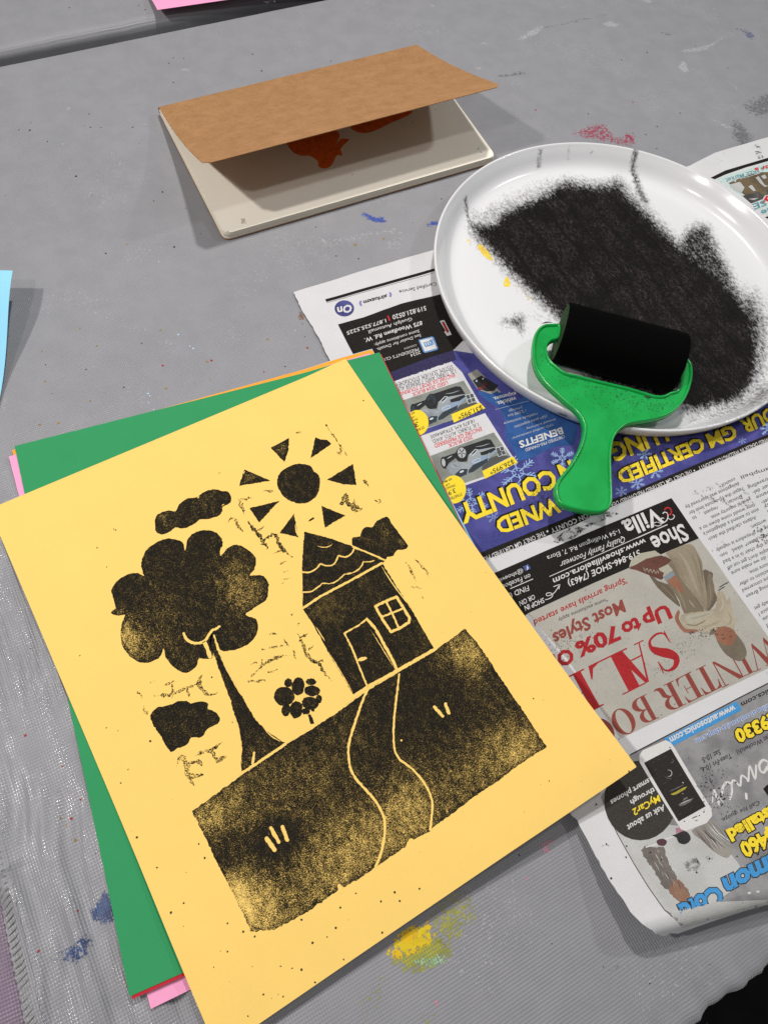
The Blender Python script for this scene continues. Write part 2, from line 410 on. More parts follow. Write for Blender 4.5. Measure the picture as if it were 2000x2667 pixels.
# ------------------------------------------------------------------ shared materials
m_grey = cloth('grey_tablecloth', (144, 144, 149), math.radians(7.0))
m_purp = cloth('purple_tablecloth', (122, 104, 124), math.radians(2.0))
m_yel = paper('yellow_paper', (249, 210, 118), .035, .85, .08)
m_ink = reliefink('black_relief_ink', (31, 28, 23), s1=2500, s2=5200, soft=.50)
m_green = paper('green_paper', (56, 150, 96), .05)
m_red = paper('red_paper', (190, 45, 58), .05)
m_orange = paper('orange_paper', (250, 168, 60), .05)
m_pink = paper('pink_paper', (246, 165, 205), .05)
m_blue = paper('light_blue_paper', (150, 214, 246), .05)
m_kraft = None
def kraft():
    k = NT('kraft_card'); f = k.noise(500, 4, .65); g = k.noise(90, 5, .7); s = k.noise(1300, 2, .6, k.stretch((1, .5, 1), .4))
    v = k.math('ADD', k.math('ADD', k.math('MULTIPLY', f, .35), k.math('MULTIPLY', g, .45)), k.math('MULTIPLY', s, .2))
    k.base(k.mix(k.rng(v, .32, .68), lin((152, 110, 70)), lin((178, 134, 92)))); k.set(.75, .25); k.bump(f, .00006, .4); return k.m
m_kraft = kraft()

# ================================================================== SETTING
TA = math.radians(7.2); TX = np.array([math.cos(TA), math.sin(TA)]); TY = np.array([-TX[1], TX[0]])
e0 = P(0, 172)[:2]                                   # far edge of the near table
far_off = float(e0 @ TY)
q0 = P(1774, 2667)[:2]; near_off = float(q0 @ TY)     # near edge of the near table
def hsh(x, y):
    return math.sin(x*.071+1.3)*math.sin(y*.053+.4)+.6*math.sin(x*.023-y*.031+2.0)+.35*math.sin(x*.19+y*.13)
HEM0 = P(0, 2356)[:2]; HEM1 = P(65, 2667)[:2]
hem_d = (HEM1-HEM0)/np.linalg.norm(HEM1-HEM0); hem_n = np.array([-hem_d[1], hem_d[0]])   # towards +x
CR0, CR1 = P(*z6(0, 1345))[:2], P(*z6(275, 1125))[:2]
def cloth_z(x, y):
    z = .25*hsh(x, y)*.5
    hd = (np.array([x, y])-HEM0) @ hem_n             # distance from the hem: creases run along it
    w = sm((85-abs(hd-15))/60)*sm((-5-y)/70)
    if w > 0:
        z += 1.75*w*(1.1*math.sin(hd*(.30+.05*math.sin(y*.021))+1.6*math.sin(y*.033)+.9*math.sin(y*.083+hd*.06)+.5)*(.55+.45*math.sin(y*.03+hd*.05+1.0))+.6*math.sin(hd*.62+y*.06+1.4*math.sin(y*.06-hd*.04))*sm(.5+.5*math.sin(y*.045+hd*.02))+.30*math.sin(hd*1.1-y*.16+math.sin(y*.11))*sm(.4+.6*math.sin(y*.07+hd*.08+1)))
    ab = CR1-CR0; t = ((np.array([x, y])-CR0) @ ab)/(ab @ ab)
    if -.2 < t < 1.1:
        n = np.array([-ab[1], ab[0]])/np.linalg.norm(ab); dd = (np.array([x, y])-CR0) @ n
        z += 1.3*math.exp(-((dd-1.6)/1.8)**2)*sm(1.1-t)-.5*math.exp(-((dd+1.2)/1.2)**2)*sm(1.1-t)
    return z*.8-.55
def near_cloth():
    mb = MB()
    us = np.concatenate([np.arange(-140, -40, 1.5), np.arange(-40, 240, 2.5), np.arange(240, 901, 9)])
    near_edge = near_off; far_edge = far_off
    vs = list(np.concatenate([np.arange(near_edge, -60, 2.5), np.arange(-60, far_edge-1, 4.5), [far_edge-.8, far_edge]]))
    rows = []
    hem_u = lambda v: float((HEM0+hem_d*((v-float(HEM0 @ TY))/float(hem_d @ TY))) @ TX)
    def pt(u, v, dz=0): q = TX*u+TY*v; return [q[0], q[1], dz]
    u0 = hem_u(0)
    for v in vs:
        row = []
        left = hem_u(v)+.35*math.sin(v*1.7)
        for i, u in enumerate(us):
            uu = left+(u-us[0])
            q = pt(uu, v); q[2] = cloth_z(q[0], q[1]); 
            ed = v-near_edge
            if ed < 16: q[2] += (sm((16-ed)/16)**2)*(.8*math.sin(uu*.23)+.6*math.sin(uu*.51+1)-.8); s_ = (.35*math.sin(uu*.5)+.5*math.sin(uu*.17+2)+.25*math.sin(uu*1.3))*sm((10-ed)/10); q[0] += TY[0]*s_; q[1] += TY[1]*s_
            row.append(tuple(q))
        rows.append(row)
    # the cloth falls over the near and the far table edge
    near = rows[0]
    for k, (o, d) in enumerate(((2.5, 1.2), (4.2, 4), (5, 9), (5.5, 30), (6, 120), (7, 240))):
        rows.insert(0, [(x-TY[0]*(o+.5*math.sin(i*.31+k*.4)), y-TY[1]*(o+.5*math.sin(i*.31+k*.4)), z-d) for i, (x, y, z) in enumerate(near)])
    farr = rows[-1]
    for o, d in ((1.2, .6), (2.0, 2.2), (2.3, 6), (2.6, 40), (3, 220)):
        rows.append([(x+TY[0]*o, y+TY[1]*o, z-d) for x, y, z in farr])
    n = len(us); V = [p for r in rows for p in r]
    Fs = [(j*n+i, j*n+i+1, (j+1)*n+i+1, (j+1)*n+i) for j in range(len(rows)-1) for i in range(n-1)]
    def crest(x, y):
        h = 1.6; c = cloth_z(x, y)*2; return max(0.0, c-cloth_z(x+h, y)-cloth_z(x-h, y))*2.2+max(0.0, c-cloth_z(x, y+h)-cloth_z(x, y-h))*1.2
    mb.add(V, Fs, m_grey, [min(1.0, .35+crest(p[0], p[1])*2.2) if p[1] < 10 and p[0] < 60 else 0.0 for p in V], smooth=True)
    # stitched hem: a slightly raised strip with slanting stitches
    hv = np.arange(near_edge+4, -40, 1.0)
    a = []; b = []; c = []
    for v in hv:
        L = hem_u(v)+.35*math.sin(v*1.7)
        for lst, du, h in ((a, -.1, .15), (b, 3.2, .75), (c, 6.8, .1)):
            q = pt(L+du, v); lst.append((q[0], q[1], cloth_z(q[0], q[1])+h))
    k = len(hv); mb.add(a+b+c, [(i, k+i, k+i+1, i+1) for i in range(k-1)]+[(k+i, 2*k+i, 2*k+i+1, k+i+1) for i in range(k-1)], m_grey, .2, smooth=True)
    m_th = plain('hem_thread', (140, 140, 136), .7, .2, .15, 900)
    for v in np.arange(near_edge+5, -40, 2.6):
        L = hem_u(v)
        p0 = pt(L+.3, v); p1 = pt(L+4.6, v+1.7); w = TY*.30
        vv = []
        for pq, h in ((p0, .85), (p1, .85)):
            for sgn in (-1, 1):
                x, y = pq[0]+w[0]*sgn, pq[1]+w[1]*sgn; vv.append((x, y, cloth_z(x, y)+h))
        mb.add(vv, [(0, 1, 3, 2)], m_th)
    # ---- paint on the cloth
    S = Surf(mb, cloth_z)
    def patch(pts, m, fr, d=.8, core=.0, feather=3.0, eps=.10, grid=2.0):
        pp = [fr(*q) for q in pts]; xy = S.xy(catmull(pp, 4)); c0 = xy.mean(0); big = c0+(xy-c0)*1.25
        f = lambda v: np.clip(d*np.clip(.5+sdist(xy, np.asarray(v))/(2*feather), 0, 1)+core, 0, 1)
        S.lay(big, eps, m, grid=grid, inkf=f)
    bl = stain('blue_paint', (42, 78, 178)); navy = stain('navy_paint', (62, 88, 138), (50, 66, 110)); rd = stain('red_paint', (176, 66, 92), weave=False, amt=.75)
    yl = stain('yellow_paint', (226, 200, 36), (238, 190, 24), weave=False, amt=.95); ol = stain('olive_paint', (158, 160, 62), (184, 182, 60), amt=.9); mint = stain('mint_paint', (178, 214, 184), (150, 190, 140))
    wh = stain('white_scuff', (216, 216, 217), weave=False, amt=.45); dk = stain('dark_smudge', (92, 92, 96), weave=False, amt=.38); pk = stain('pink_paint', (226, 150, 172)); lb = stain('pale_blue_paint', (160, 196, 224), weave=False)
    patch([(960, 775), (985, 780), (1020, 795), (1055, 795), (1068, 810), (1045, 820), (1010, 812), (975, 795)], bl, b3, 1.0, 0, 1.6)
    patch([(1255, 830), (1280, 812), (1308, 815), (1300, 828), (1270, 838)], bl, b3, .9, 0, 1.4)
    patch([(820, 575), (870, 548), (950, 535), (1000, 590), (1060, 570), (1090, 605), (1060, 628), (980, 615), (900, 600)], rd, z2, .62, 0, 4.0)
    patch([(1045, 575), (1080, 590), (1075, 605), (1050, 592)], rd, z2, .95, 0, 1.5)
    patch([(1140, 700), (1170, 640), (1240, 590), (1300, 590), (1330, 640), (1270, 690), (1190, 720)], yl, z7, 1.0, .15, 3, .12)
    patch([(1160, 720), (1300, 620), (1420, 690), (1390, 740), (1330, 770), (1240, 790), (1180, 760)], ol, z7, 1.0, .12, 3.5, .10)
    patch([(1260, 740), (1330, 715), (1400, 725), (1390, 755), (1330, 770), (1270, 765)], mint, z7, .9, 0, 2, .14)
    patch([(1230, 640), (1300, 560), (1330, 580), (1290, 640), (1260, 660)], yl, z7, 1.0, 0, 2, .16)
    patch([(1330, 560), (1400, 470), (1490, 440), (1540, 520), (1480, 590), (1420, 660), (1360, 620)], ol, z7, .80, 0, 8)
    patch([(1000, 940), (1050, 850), (1120, 820), (1180, 760), (1110, 860), (1060, 980), (1010, 1000)], ol, z7, .5, 0, 6)
    patch([(1290, 1010), (1340, 1000), (1345, 1040), (1300, 1045)], ol, z7, .6, 0, 3)
    patch([(548, 1560), (575, 1500), (640, 1430), (690, 1500), (690, 1575), (605, 1605)], navy, z6, 1.0, .08, 2.4)
    patch([(370, 1790), (450, 1740), (500, 1690), (545, 1680), (530, 1770), (500, 1810), (430, 1850), (395, 1820)], navy, z6, 1.0, .02, 2.6)
    patch([(290, 1840), (330, 1800), (380, 1790), (360, 1815), (310, 1845)], navy, z6, .6, 0, 2)
    patch([(420, 245), (450, 205), (500, 185), (480, 235), (455, 262)], pk, z8, .85, 0, 2.5); patch([(340, 395), (360, 385), (362, 402)], pk, z8, .9, 0, 1.5)
    patch([(1345, 940), (1362, 935), (1370, 955), (1355, 960)], pk, z7, .95, 0, 1.0); patch([(1465, 800), (1490, 770), (1485, 795)], wh, z7, .9, 0, 1)
    for fr, pts, d in ((z2, [(580, 165), (640, 125), (690, 108), (670, 140), (600, 172)], .75), (z2, [(400, 185), (450, 180), (440, 195)], .7), (z2, [(940, 100), (975, 90), (1015, 105), (985, 118)], .8),
                       (z2, [(1280, 215), (1400, 190), (1510, 120), (1400, 210), (1310, 225)], .7), (z2, [(1270, 290), (1290, 260), (1315, 300), (1300, 312)], .85), (z2, [(390, 290), (430, 290), (410, 302)], .7),
                       (z2, [(1110, -5), (1160, 0), (1140, 14)], .8), (z2, [(200, 20), (225, 22), (212, 28)], .9), (z2, [(760, 28), (785, 25), (775, 36)], .7), (z1, [(280, 460), (305, 465), (295, 476)], .8),
                       (z1, [(255, 622), (285, 618), (275, 630)], .7), (z1, [(780, 295), (830, 290), (825, 305), (800, 308)], .55), (z1, [(600, 540), (640, 530), (680, 525), (640, 540)], .5), (z1, [(470, 655), (495, 655), (485, 665)], .6),
                       (z1, [(1350, 1010), (1450, 1030), (1659, 985), (1659, 1010), (1460, 1060), (1390, 1060)], .36), (z1, [(1395, 960), (1402, 960), (1402, 1070), (1393, 1070)], .6), (z1, [(1130, 0), (1200, 0), (1160, 12)], .6),
                       (z3, [(0, 370), (80, 330), (90, 400), (20, 420)], .3), (zb, [(700, 840), (800, 790), (806, 797), (715, 848)], .8), (zb, [(380, 1720), (410, 1740), (395, 1750)], .8), (z3, [(0, 335), (60, 320), (40, 345)], .6),
                       (z8, [(470, 550), (490, 545), (480, 580)], .6), (z2, [(1390, 500), (1500, 545), (1590, 580), (1490, 560)], .55), (z2, [(1440, 300), (1560, 410), (1550, 412)], .5)):
        patch(pts, wh, fr, d, 0, 1.4)
    patch([(1560, 450), (1659, 400), (1700, 460), (1659, 500), (1590, 490)], dk, z2, .75, 0, 6); patch([(1505, 560), (1520, 520), (1590, 590), (1570, 640), (1520, 610)], dk, z2, .85, 0, 4)
    patch([(490, 325), (560, 312), (610, 305), (600, 318), (530, 330)], dk, z2, .8, 0, 2); patch([(640, 130), (820, 85), (1030, 45), (830, 95)], dk, z2, .55, 0, 2); patch([(1190, 135), (1240, 145), (1230, 152)], dk, z2, .8, 0, 1.5)
    patch([(1545, 125), (1590, 140), (1600, 165), (1570, 160)], stain('blue_grey_smudge', (110, 116, 150), weave=False, amt=.6), z2, .8, 0, 3)
    patch([(160, 980), (230, 960), (300, 990), (250, 1005)], stain('mauve_smudge', (160, 130, 170), amt=.5), n1, .0, 0, 3)
    patch([(790, 885), (840, 865), (850, 875), (800, 895)], dk, z8, .7, 0, 2)
    for x, y, r in ((1080, 2040, 0), (630, 355, 1), (770, 30, 0), (780, 70, 0)): patch([(x, y), (x+4, y+3), (x+2, y+6)], dk, lambda a, b: (a, b), .9, 0, .8)
    br = stain('brown_paint', (122, 84, 58), weave=False); patch([(58, 400), (70, 385), (88, 400), (95, 440), (85, 465), (70, 430)], br, n1, .95, 0, 1)
    must = plain('mustard_spot', (150, 122, 58), .6, .3); redd = plain('red_spot', (160, 42, 44), .6, .3); blk = plain('black_spot', (44, 44, 46), .7, .3); pale = plain('pale_blue_spot', (180, 205, 228), .6, .3)
    wht = plain('white_spot', (228, 228, 228), .6, .3)
    ok = lambda fr, pts, m, r: [S.dot(PZ(*fr(x, y), cloth_z), r*random.uniform(.7, 1.2), .12, m) for x, y in pts]
    ok(Z1, [(418, 84), (181, 107), (345, 8), (895, 152), (718, 268), (428, 428), (252, 418), (195, 238), (172, 425), (1157, 55), (390, 322), (908, 228), (695, 15)], must, .85)
    ok(Z1, [(914, 147), (1141, 197), (1328, 92), (703, 169)], redd, .9); ok(z6, [(151, 495), (480, 877), (371, 678), (464, 1540), (230, 1780), (425, 990)], redd, .7)
    ok(z6, [(362, 988), (450, 1120), (395, 1030)], must, .6); ok(z1, [(549, 1055), (603, 617), (1537, 1055)], must, .7); ok(b3, [(1060, 892), (932, 918)], must, 1.0)
    ok(z1, [(749, 354), (749, 247), (794, 249), (729, 271), (1130, 304), (573, 548), (436, 549), (391, 548), (384, 491), (129, 561), (82, 559), (205, 610), (702, 828), (664, 867), (803, 898), (753, 1066), (457, 1094), (1092, 232), (1430, 262), (627, 38), (598, 19), (1365, 980), (1453, 1105), (1549, 1117), (329, 760)], blk, .75)
    ok(z2, [(1137, 224), (1026, 257), (1178, 640), (1180, 545), (1130, 580), (1280, 487), (720, 630), (249, 858), (882, 490)], blk, .8); ok(z2, [(655, 473), (1075, 440), (1487, 292), (1525, 122), (1345, 195)], redd, .7)
    ok(z8, [(315, 266), (490, 745), (1020, 960)], blk, .45); ok(Z1, [(1316, 44), (197, 165), (372, 186), (535, 263), (612, 73), (1014, 273), (1232, 173)], blk, .6)
    ok(Z1, [(640, 290), (648, 300), (642, 330), (664, 360), (820, 85), (770, 35), (835, 95)], pale, .8)
    for _ in range(150):
        x, y = random.uniform(0, 2000), random.uniform(0, 2667); q = P(x, y); S.dot((q[0], q[1]), random.uniform(.18, .4), .12, random.choice([blk, wht, blk]))
    return mb.build('tablecloth', None, (330, 0, 0), ('grey woven cloth with paint stains covering the near table', 'tablecloth'))
near_cloth()

def far_cloth():
    mb = MB(); us = np.arange(-260, 900, 12.0); prof = [(600, 0)]
    g0 = far_off+20.0; R = 8.0
    prof = [(g0+R+d, 0.3*math.sin(d*.05)) for d in (700, 500, 350, 220, 150, 110, 80, 60, 45, 32, 22, 14, 7, 2)]
    prof += [(g0+R-R*math.sin(a), -R+R*math.cos(a)) for a in np.linspace(0, math.pi/2, 12)] + [(g0, -60), (g0-.0, -230)]
    V = []
    for v, z in prof:
        for u in us: q = TX*u+TY*(v+.5*math.sin(u*.02)); V.append((q[0], q[1], z-.4+.25*hsh(q[0], q[1])))
    n = len(us); mb.add(V, [(j*n+i, j*n+n+i, j*n+n+i+1, j*n+i+1) for j in range(len(prof)-1) for i in range(n-1)], m_grey, 0.0, smooth=True)
    S = Surf(mb, lambda x, y: -.2+.25*hsh(x, y))
    blk = plain('black_speck', (50, 50, 52), .7, .3)
    for x, y in ((627, 38), (598, 19), (300, 30)): 
        q = P(*z1(x, y)); S.dot(q, .7, .1, blk)
    return mb.build('tablecloth', None, (330, far_off+300, 0), ('grey cloth on the farther table, its rounded edge beyond the gap', 'tablecloth'))
far_cloth()
def purple_cloth():
    mb = MB(); us = np.arange(-330, 30, 8.0); vs = np.arange(near_off-40, far_off, 8.0); V = []
    for v in vs:
        for u in us:
            q = HEM0+hem_d*((v-float(HEM0 @ TY))/float(hem_d @ TY))+TX*(u); V.append((q[0], q[1], -3.2+.6*hsh(q[0]*1.3, q[1])*(1 if u < 0 else .2)-.3))
    n = len(us); mb.add(V, [(j*n+i, j*n+i+1, j*n+n+i+1, j*n+n+i) for j in range(len(vs)-1) for i in range(n-1)], m_purp, .3, smooth=True)
    return mb.build('tablecloth', None, None, ('mauve purple cloth showing beside the stitched hem of the grey one', 'tablecloth'))
purple_cloth()
mb = MB(); mb.add([(-4000, -4000, -745), (4000, -4000, -745), (4000, 4000, -745), (-4000, 4000, -745)], [(0, 1, 2, 3)], plain('dark_floor', (22, 21, 21), .8, .2, .3, 30))
tag(mb.build('floor'), None, None, None, 'structure')

# ================================================================== NEWSPAPER
cz = 17.0
c0 = P(1680+370*.19289, 2080+1560*.19289, cz)[:2]; c1 = P(2000, 2317, cz)[:2]
ce = (c1-c0)/np.linalg.norm(c1-c0); cn = np.array([-ce[1], ce[0]])
if cn[1] < 0: cn = -cn
def news_z(x, y):
    d = (x-c0[0])*cn[0]+(y-c0[1])*cn[1]; s = (x-c0[0])*ce[0]+(y-c0[1])*ce[1]
    top = cz-.03*max(0, s)-.9
    und = .35*math.sin(x*.045+y*.02)*math.sin(y*.05+.5)
    base = .95+und*.5+.16*math.sin(x*.17+y*.05+1.5*math.sin(y*.04))*math.sin(y*.08-x*.03)+.1*math.sin(x*.09-y*.14)
    # the sheet bows a little where the plate's far side holds it up
    base += 1.6*sm((80-abs(x-505))/80)*sm((y-40)/60)
    if d >= 0: z = base+(top-base)*max(0.0, (95-d)/95)**2.2
    else:
        t = -d; R = 7.5
        z = top-(R-math.sqrt(R*R-t*t)) if t < 6.2 else top-(R-math.sqrt(R*R-6.2**2))-(t-6.2)*1.47
    return max(z, .7)
NL = [n1(35, 260), n1(95, 390), n1(130, 440), n1(162, 492), n1(200, 560), n1(238, 640), n1(268, 700), (930, 1100), (1150, 1500), (1330, 1850)]
def news():
    mb = MB()
    ext = np.array([c0+ce*q+cn*d for d in np.arange(-12, 7, 1.0) for q in np.arange(-26, 160, 2.2)])
    S = Surf(mb, news_z, 4.0, ext)
    m_p = paper('newsprint', (212, 211, 213), .07, .9, .1)
    dark = ink('newsprint_black', (33, 30, 28), .10); blk = ink('text_black', (52, 50, 50)); white = ink('unprinted_lettering', (214, 212, 210), .05); gtext = ink('article_grey', (88, 86, 87))
    purple = ink('violet_print', (66, 67, 130), .14, .7, .06, .55, (98, 94, 164)); navy = ink('dark_violet', (52, 48, 82)); blue = ink('blue_panel', (52, 92, 152), .12, .7, .06, .5, (36, 56, 110))
    yellow = ink('yellow_print', (242, 214, 58), .06); red = ink('red_print', (200, 46, 52), .1); brick = ink('brick_red_print', (166, 42, 46), .1); brown = ink('brown_red_print', (140, 70, 62), .1)
    beige = ink('beige_panel', (172, 168, 159), .06, .7, .15, .5, (186, 182, 173)); grey = ink('grey_panel', (150, 149, 150), .08, .7, .15, .8, (116, 115, 117)); lgrey = ink('light_grey_print', (190, 190, 188), .06, .7, .15, .6, (172, 173, 170))
    sky = ink('sky_blue_print', (72, 148, 206), .08); lsnow = ink('snowflake_print', (150, 178, 218), .1); bgrey = ink('photo_green_grey', (140, 144, 136), .07, .7, .15, .6, (108, 110, 106))
    # --- outline: torn left edge, straight far edge, folded near edge
    left = densify(np.array([PZ(x, y, news_z)[:2] for x, y in NL]), 2.0, closed=False)
    low = [n4(120, 975), n4(160, 1020), n4(215, 1130), n4(270, 1230), n4(330, 1340), n4(400, 1470), n4(450, 1545), n4(500, 1615), n4(555, 1700), n4(612, 1780), n4(670, 1835), n4(720, 1870), n4(775, 1905), n4(830, 1932)]
    low = densify(np.array([PZ(x, y, news_z)[:2] for x, y in low]), 2.0, closed=False)
    lft = np.vstack([left, low]); lft = lft+RNG.normal(0, .22, lft.shape)
    tip = np.array([PZ(*n4(*q), news_z)[:2] for q in ((862, 1925), (885, 1905))])
    dend = -9.0
    bot = [c0+ce*s+cn*(dend+.5*math.sin(s*.07)+min(3.5, .06*s)) for s in np.arange(3, 470, 4)]
    rgt = [c0+ce*470+cn*d for d in np.arange(0, 460, 10)]
    topc = densify(np.array([PZ(x, y, news_z)[:2] for x, y in (n1(35, 260), (880, 725), n1(520, 110), n1(900, 0), (1400, 560), (1797, 430), a5(600, 420), a5(1200, 240), (2000, 356), (2200, 300), (2500, 215))]), 4, closed=False)[::-1]
    topc = topc[topc[:, 0] < (c0+ce*470+cn*430)[0]+60]
    rgt = [np.array([bot[-1][0]+(topc[0][0]-bot[-1][0])*t, bot[-1][1]+(topc[0][1]-bot[-1][1])*t]) for t in np.linspace(.03, .97, 40)]
    out = np.vstack([lft, tip, bot, rgt, topc[:-1]])
    v, f = tri(out, 4.0, ext)
    zt = np.array([news_z(a, b) for a, b in v]); top = np.column_stack([v, zt]); f = upfaces(top, f)
    mb.add(top, f, m_p, smooth=True); nb = len(out)
    # folded leaves below: a second, slightly smaller layer makes the edge of a folded paper
    mb.add(np.column_stack([v, np.maximum(zt-.35, .12)]), [tuple(reversed(q)) for q in f], m_p, smooth=True)
    # returning leaf under the fold
    s_ = np.arange(4, 470, 8); rows = []
    for d, dz in ((dend+.1, -.05), (dend+.8, -1.0), (dend+2.2, -2.0), (dend+4, -2.8), (dend+7, -4)):
        rows += [(c0+ce*s+cn*(d+.5*math.sin(s*.07)+min(3.5, .06*s))).tolist()+[max(.3, news_z(*(c0+ce*s+cn*(dend+.5*math.sin(s*.07)+min(3.5, .06*s))))+dz)] for s in s_]
    n = len(s_); mb.add(rows, [(j*n+i, j*n+i+1, (j+1)*n+i+1, (j+1)*n+i) for j in range(4) for i in range(n-1)], m_p, smooth=True)
    E1, E2, E3, E4, E5 = .07, .13, .19, .26, .34
    big = dict(grid=4.0, step=1.5)
    # --- car dealer advertisement
    S.poly([(230, 305), (560, 212), (890, 118), (960, 98), (960, 116), (890, 136), (560, 230), (236, 322)], E1, dark, n1, step=4)
    S.stroke([(240, 327), (560, 236), (900, 142)], 2.5, E1, blk, n1)
    S.text('Certified Service', (1440, -30), (970, 78), (1450, 12), blk, a6); S.text('siriusxm', (815, 128), (518, 210), (824, 172), blk, a6, bold=.03, shear=.2)
    lav = ink('lavender_print', (130, 124, 178))
    for r in (20, 34, 48):
        S.stroke([(835+r*.6, 108-r*.1), (842+r*.75, 128), (838+r*.6, 150+r*.2)], 7, E1, lav, a6); S.stroke([(508-r*.6, 215-r*.1), (500-r*.7, 240), (512-r*.6, 262+r*.3)], 7, E1, lav, a6)
    S.ell((277, 306), 124, 103, E1, ink('badge_violet', (60, 60, 116), .1, .7, .06, .6, (96, 98, 152)), a6); S.text('On', (362, 256), (188, 296), (374, 346), white, a6, E3, bold=.035)
    S.poly([(195, 510), (520, 420), (760, 330), (1000, 245), (1200, 195), (1425, 145), (1700, 80), (1800, 700), (1659, 840), (1300, 950), (860, 1120), (640, 1200), (395, 900), (300, 720)], E1, dark, a6, **big)
    S.text('519.821.0520', (1308, 275), (885, 395), (1320, 328), white, a6, bold=.012); S.stroke([(832, 405), (850, 458)], 16, E2, red, a6)
    S.text('1.877.525.5225', (800, 440), (305, 602), (810, 482), white, a6, bold=.01); S.text('Guelph Automall', (1130, 420), (580, 587), (1142, 460), white, a6)
    S.text('875 Woodlawn Rd. W.', (1258, 465), (530, 690), (1270, 514), white, a6, bold=.016); S.text('Some conditions apply.', (1225, 576), (655, 758), (1233, 612), white, a6)
    S.text('See Dealer for Details.', (1245, 630), (685, 816), (1253, 666), white, a6); S.text('CANADA', (1190, 760), (1030, 812), (1196, 784), lgrey, a6)
    S.text("PRESIDENT'S CLUB", (1215, 806), (720, 962), (1224, 842), white, a6); S.text('2024', (1240, 846), (1112, 888), (1252, 884), white, a6)
    S.poly([(1216, 708), (1385, 664), (1412, 672), (1468, 815), (1452, 836), (1305, 874), (1280, 862)], E2, ink('badge_blue', (96, 140, 190)), a6); S.poly([(1234, 716), (1390, 680), (1450, 815), (1300, 858)], E3, white, a6)
    S.text('gm', (1402, 722), (1290, 756), (1424, 790), ink('badge_letter_blue', (60, 130, 190)), a6, E4, bold=.02); S.stroke([(1282, 748), (1344, 730)], 9, E4, ink('badge_line_blue', (60, 130, 190)), a6)
    S.poly([(1488, 468), (1545, 455), (1640, 640), (1580, 658), (1545, 605), (1562, 590)], E2, white, a6); S.poly([(1512, 482), (1540, 474), (1610, 606), (1580, 618)], E3, brick, a6)
    strip_top = [a1(430, 1632), a1(530, 1590), a1(1100, 1358), a1(1659, 1130), a2(165, 925), a2(800, 658), a2(1659, 300), a2(1900, 196)]
    strip_bot = [a1(500, 1712), a1(590, 1680), a1(1659, 1262), a2(165, 992), a2(800, 724), a2(1659, 366), a2(1900, 262)]
    S.poly([a6(640, 1200), a6(860, 1120), a6(1300, 950), a6(1659, 840), n1(1500, 700), (1800, 1020), (2030, 1020)] + strip_top[::-1] + [(1180, 1330)], E1+.012, purple, **big)
    S.poly([a6(640, 1200), a6(860, 1120), a6(1300, 950), a6(1659, 840), a6(1700, 960), a6(1400, 1075), a6(890, 1235), a6(700, 1300)], E2, navy, **big)
    S.poly(strip_top+strip_bot[::-1], E2, dark, **big)
    sd = (17, 37)
    def up(A, d): return (A[0]+d[0], A[1]+d[1])
    S.text('THE ONLY GM CERTIFIED PRE-OWNED DEA', (925, 636), (140, 968), up((925, 636), sd), white, a2, E3, bold=.006); S.ell((950, 648), 8, 8, E3, white, a2)
    S.text('OWNED DEALER IN WELLINGTON COUNTY', (1690, 316), (985, 612), up((1690, 316), sd), white, a2, E3, bold=.006)
    S.text('ELLINGTON COUNTY', (850, 612), (552, 737), (860, 634), white, n2, E3, bold=.006); S.ell((537, 750), 5, 5, E3, white, n2); S.text('THE ONLY GM CERTIFIED PRE', (520, 748), (205, 885), (530, 770), white, n2, E3, bold=.006)
    # snowflakes
    def flake(c, R, fr, rot=.2, thin=1.0):
        for i in range(6):
            a = rot+i*math.pi/3; u = (math.cos(a), .8*math.sin(a)); p = lambda r, o=0: (c[0]+R*(r*math.cos(a)-o*math.sin(a)), c[1]+R*.82*(r*math.sin(a)+o*math.cos(a)))
            S.stroke([p(.12), p(1)], R*.055*thin, E2, lsnow, fr)
            for r, o in ((.45, .16), (.62, .2), (.8, .16)):
                for sg in (-1, 1): S.stroke([p(r), p(r+.16, o*sg)], R*.042*thin, E2+.004, lsnow, fr)
            q = c; a2_ = a+math.pi/3; S.stroke([p(.30), (c[0]+R*.30*math.cos(a2_), c[1]+R*.82*.30*math.sin(a2_))], R*.04, E2+.008, lsnow, fr)
    flake((940, 620), 255, a1, .25); flake((365, 985), 210, a1, 1.4); flake((1490, 440), 150, a1, .5, 1.6); flake((400, 770), 75, a2, .3, 1.5); flake((570, 660), 80, a2, .9, 1.5); flake((1659, 250), 80, a2, .2, 1.4); flake((640, 1170), 90, a1, .1, .8); flake((250, 850), 60, a2, .6); flake((470, 490), 70, a2, 1.0, 1.6); flake((1410, 360), 40, a2, .6)
    # big yellow headline with dark cast letters behind it
    def big_t(t, A, B, cap, fr, bold=.035):
        S.text(t, A, B, up(A, cap), yellow, fr, E4, bold=bold)
        k = .035
        A2 = (A[0]-22*(fr is a1)-14*(fr is a2), A[1]-14*(fr is a1)-9*(fr is a2)); B2 = (B[0]-22*(fr is a1)-14*(fr is a2), B[1]-14*(fr is a1)-9*(fr is a2))
        S.text(t, A2, B2, up(A2, cap), dark, fr, E3, bold=bold+.012)
    big_t('COUNTY', (1352, 578), (205, 1030), (85, 205), a1); big_t('OWNED', (1580, 868), (660, 1205), (72, 165), a1); big_t('N', (1580, 480), (1430, 540), (85, 205), a1)
    big_t('CERTIFIED', (1005, 330), (205, 655), (55, 118), a2); big_t('GM', (1315, 208), (1062, 308), (55, 118), a2); big_t('YOUR', (1790, -5), (1390, 172), (55, 112), a2); big_t('LLING', (640, 200), (130, 400), (66, 155), a2)
    # price blocks
    pan = lambda p, e, m, fr=a7: S.poly(p, e, m, fr)
    pan([(-60, 118), (0, 98), (400, -48), (650, -130), (778, 0), (985, 360), (1000, 395), (650, 560), (385, 648), (270, 700)], E2, m_p)
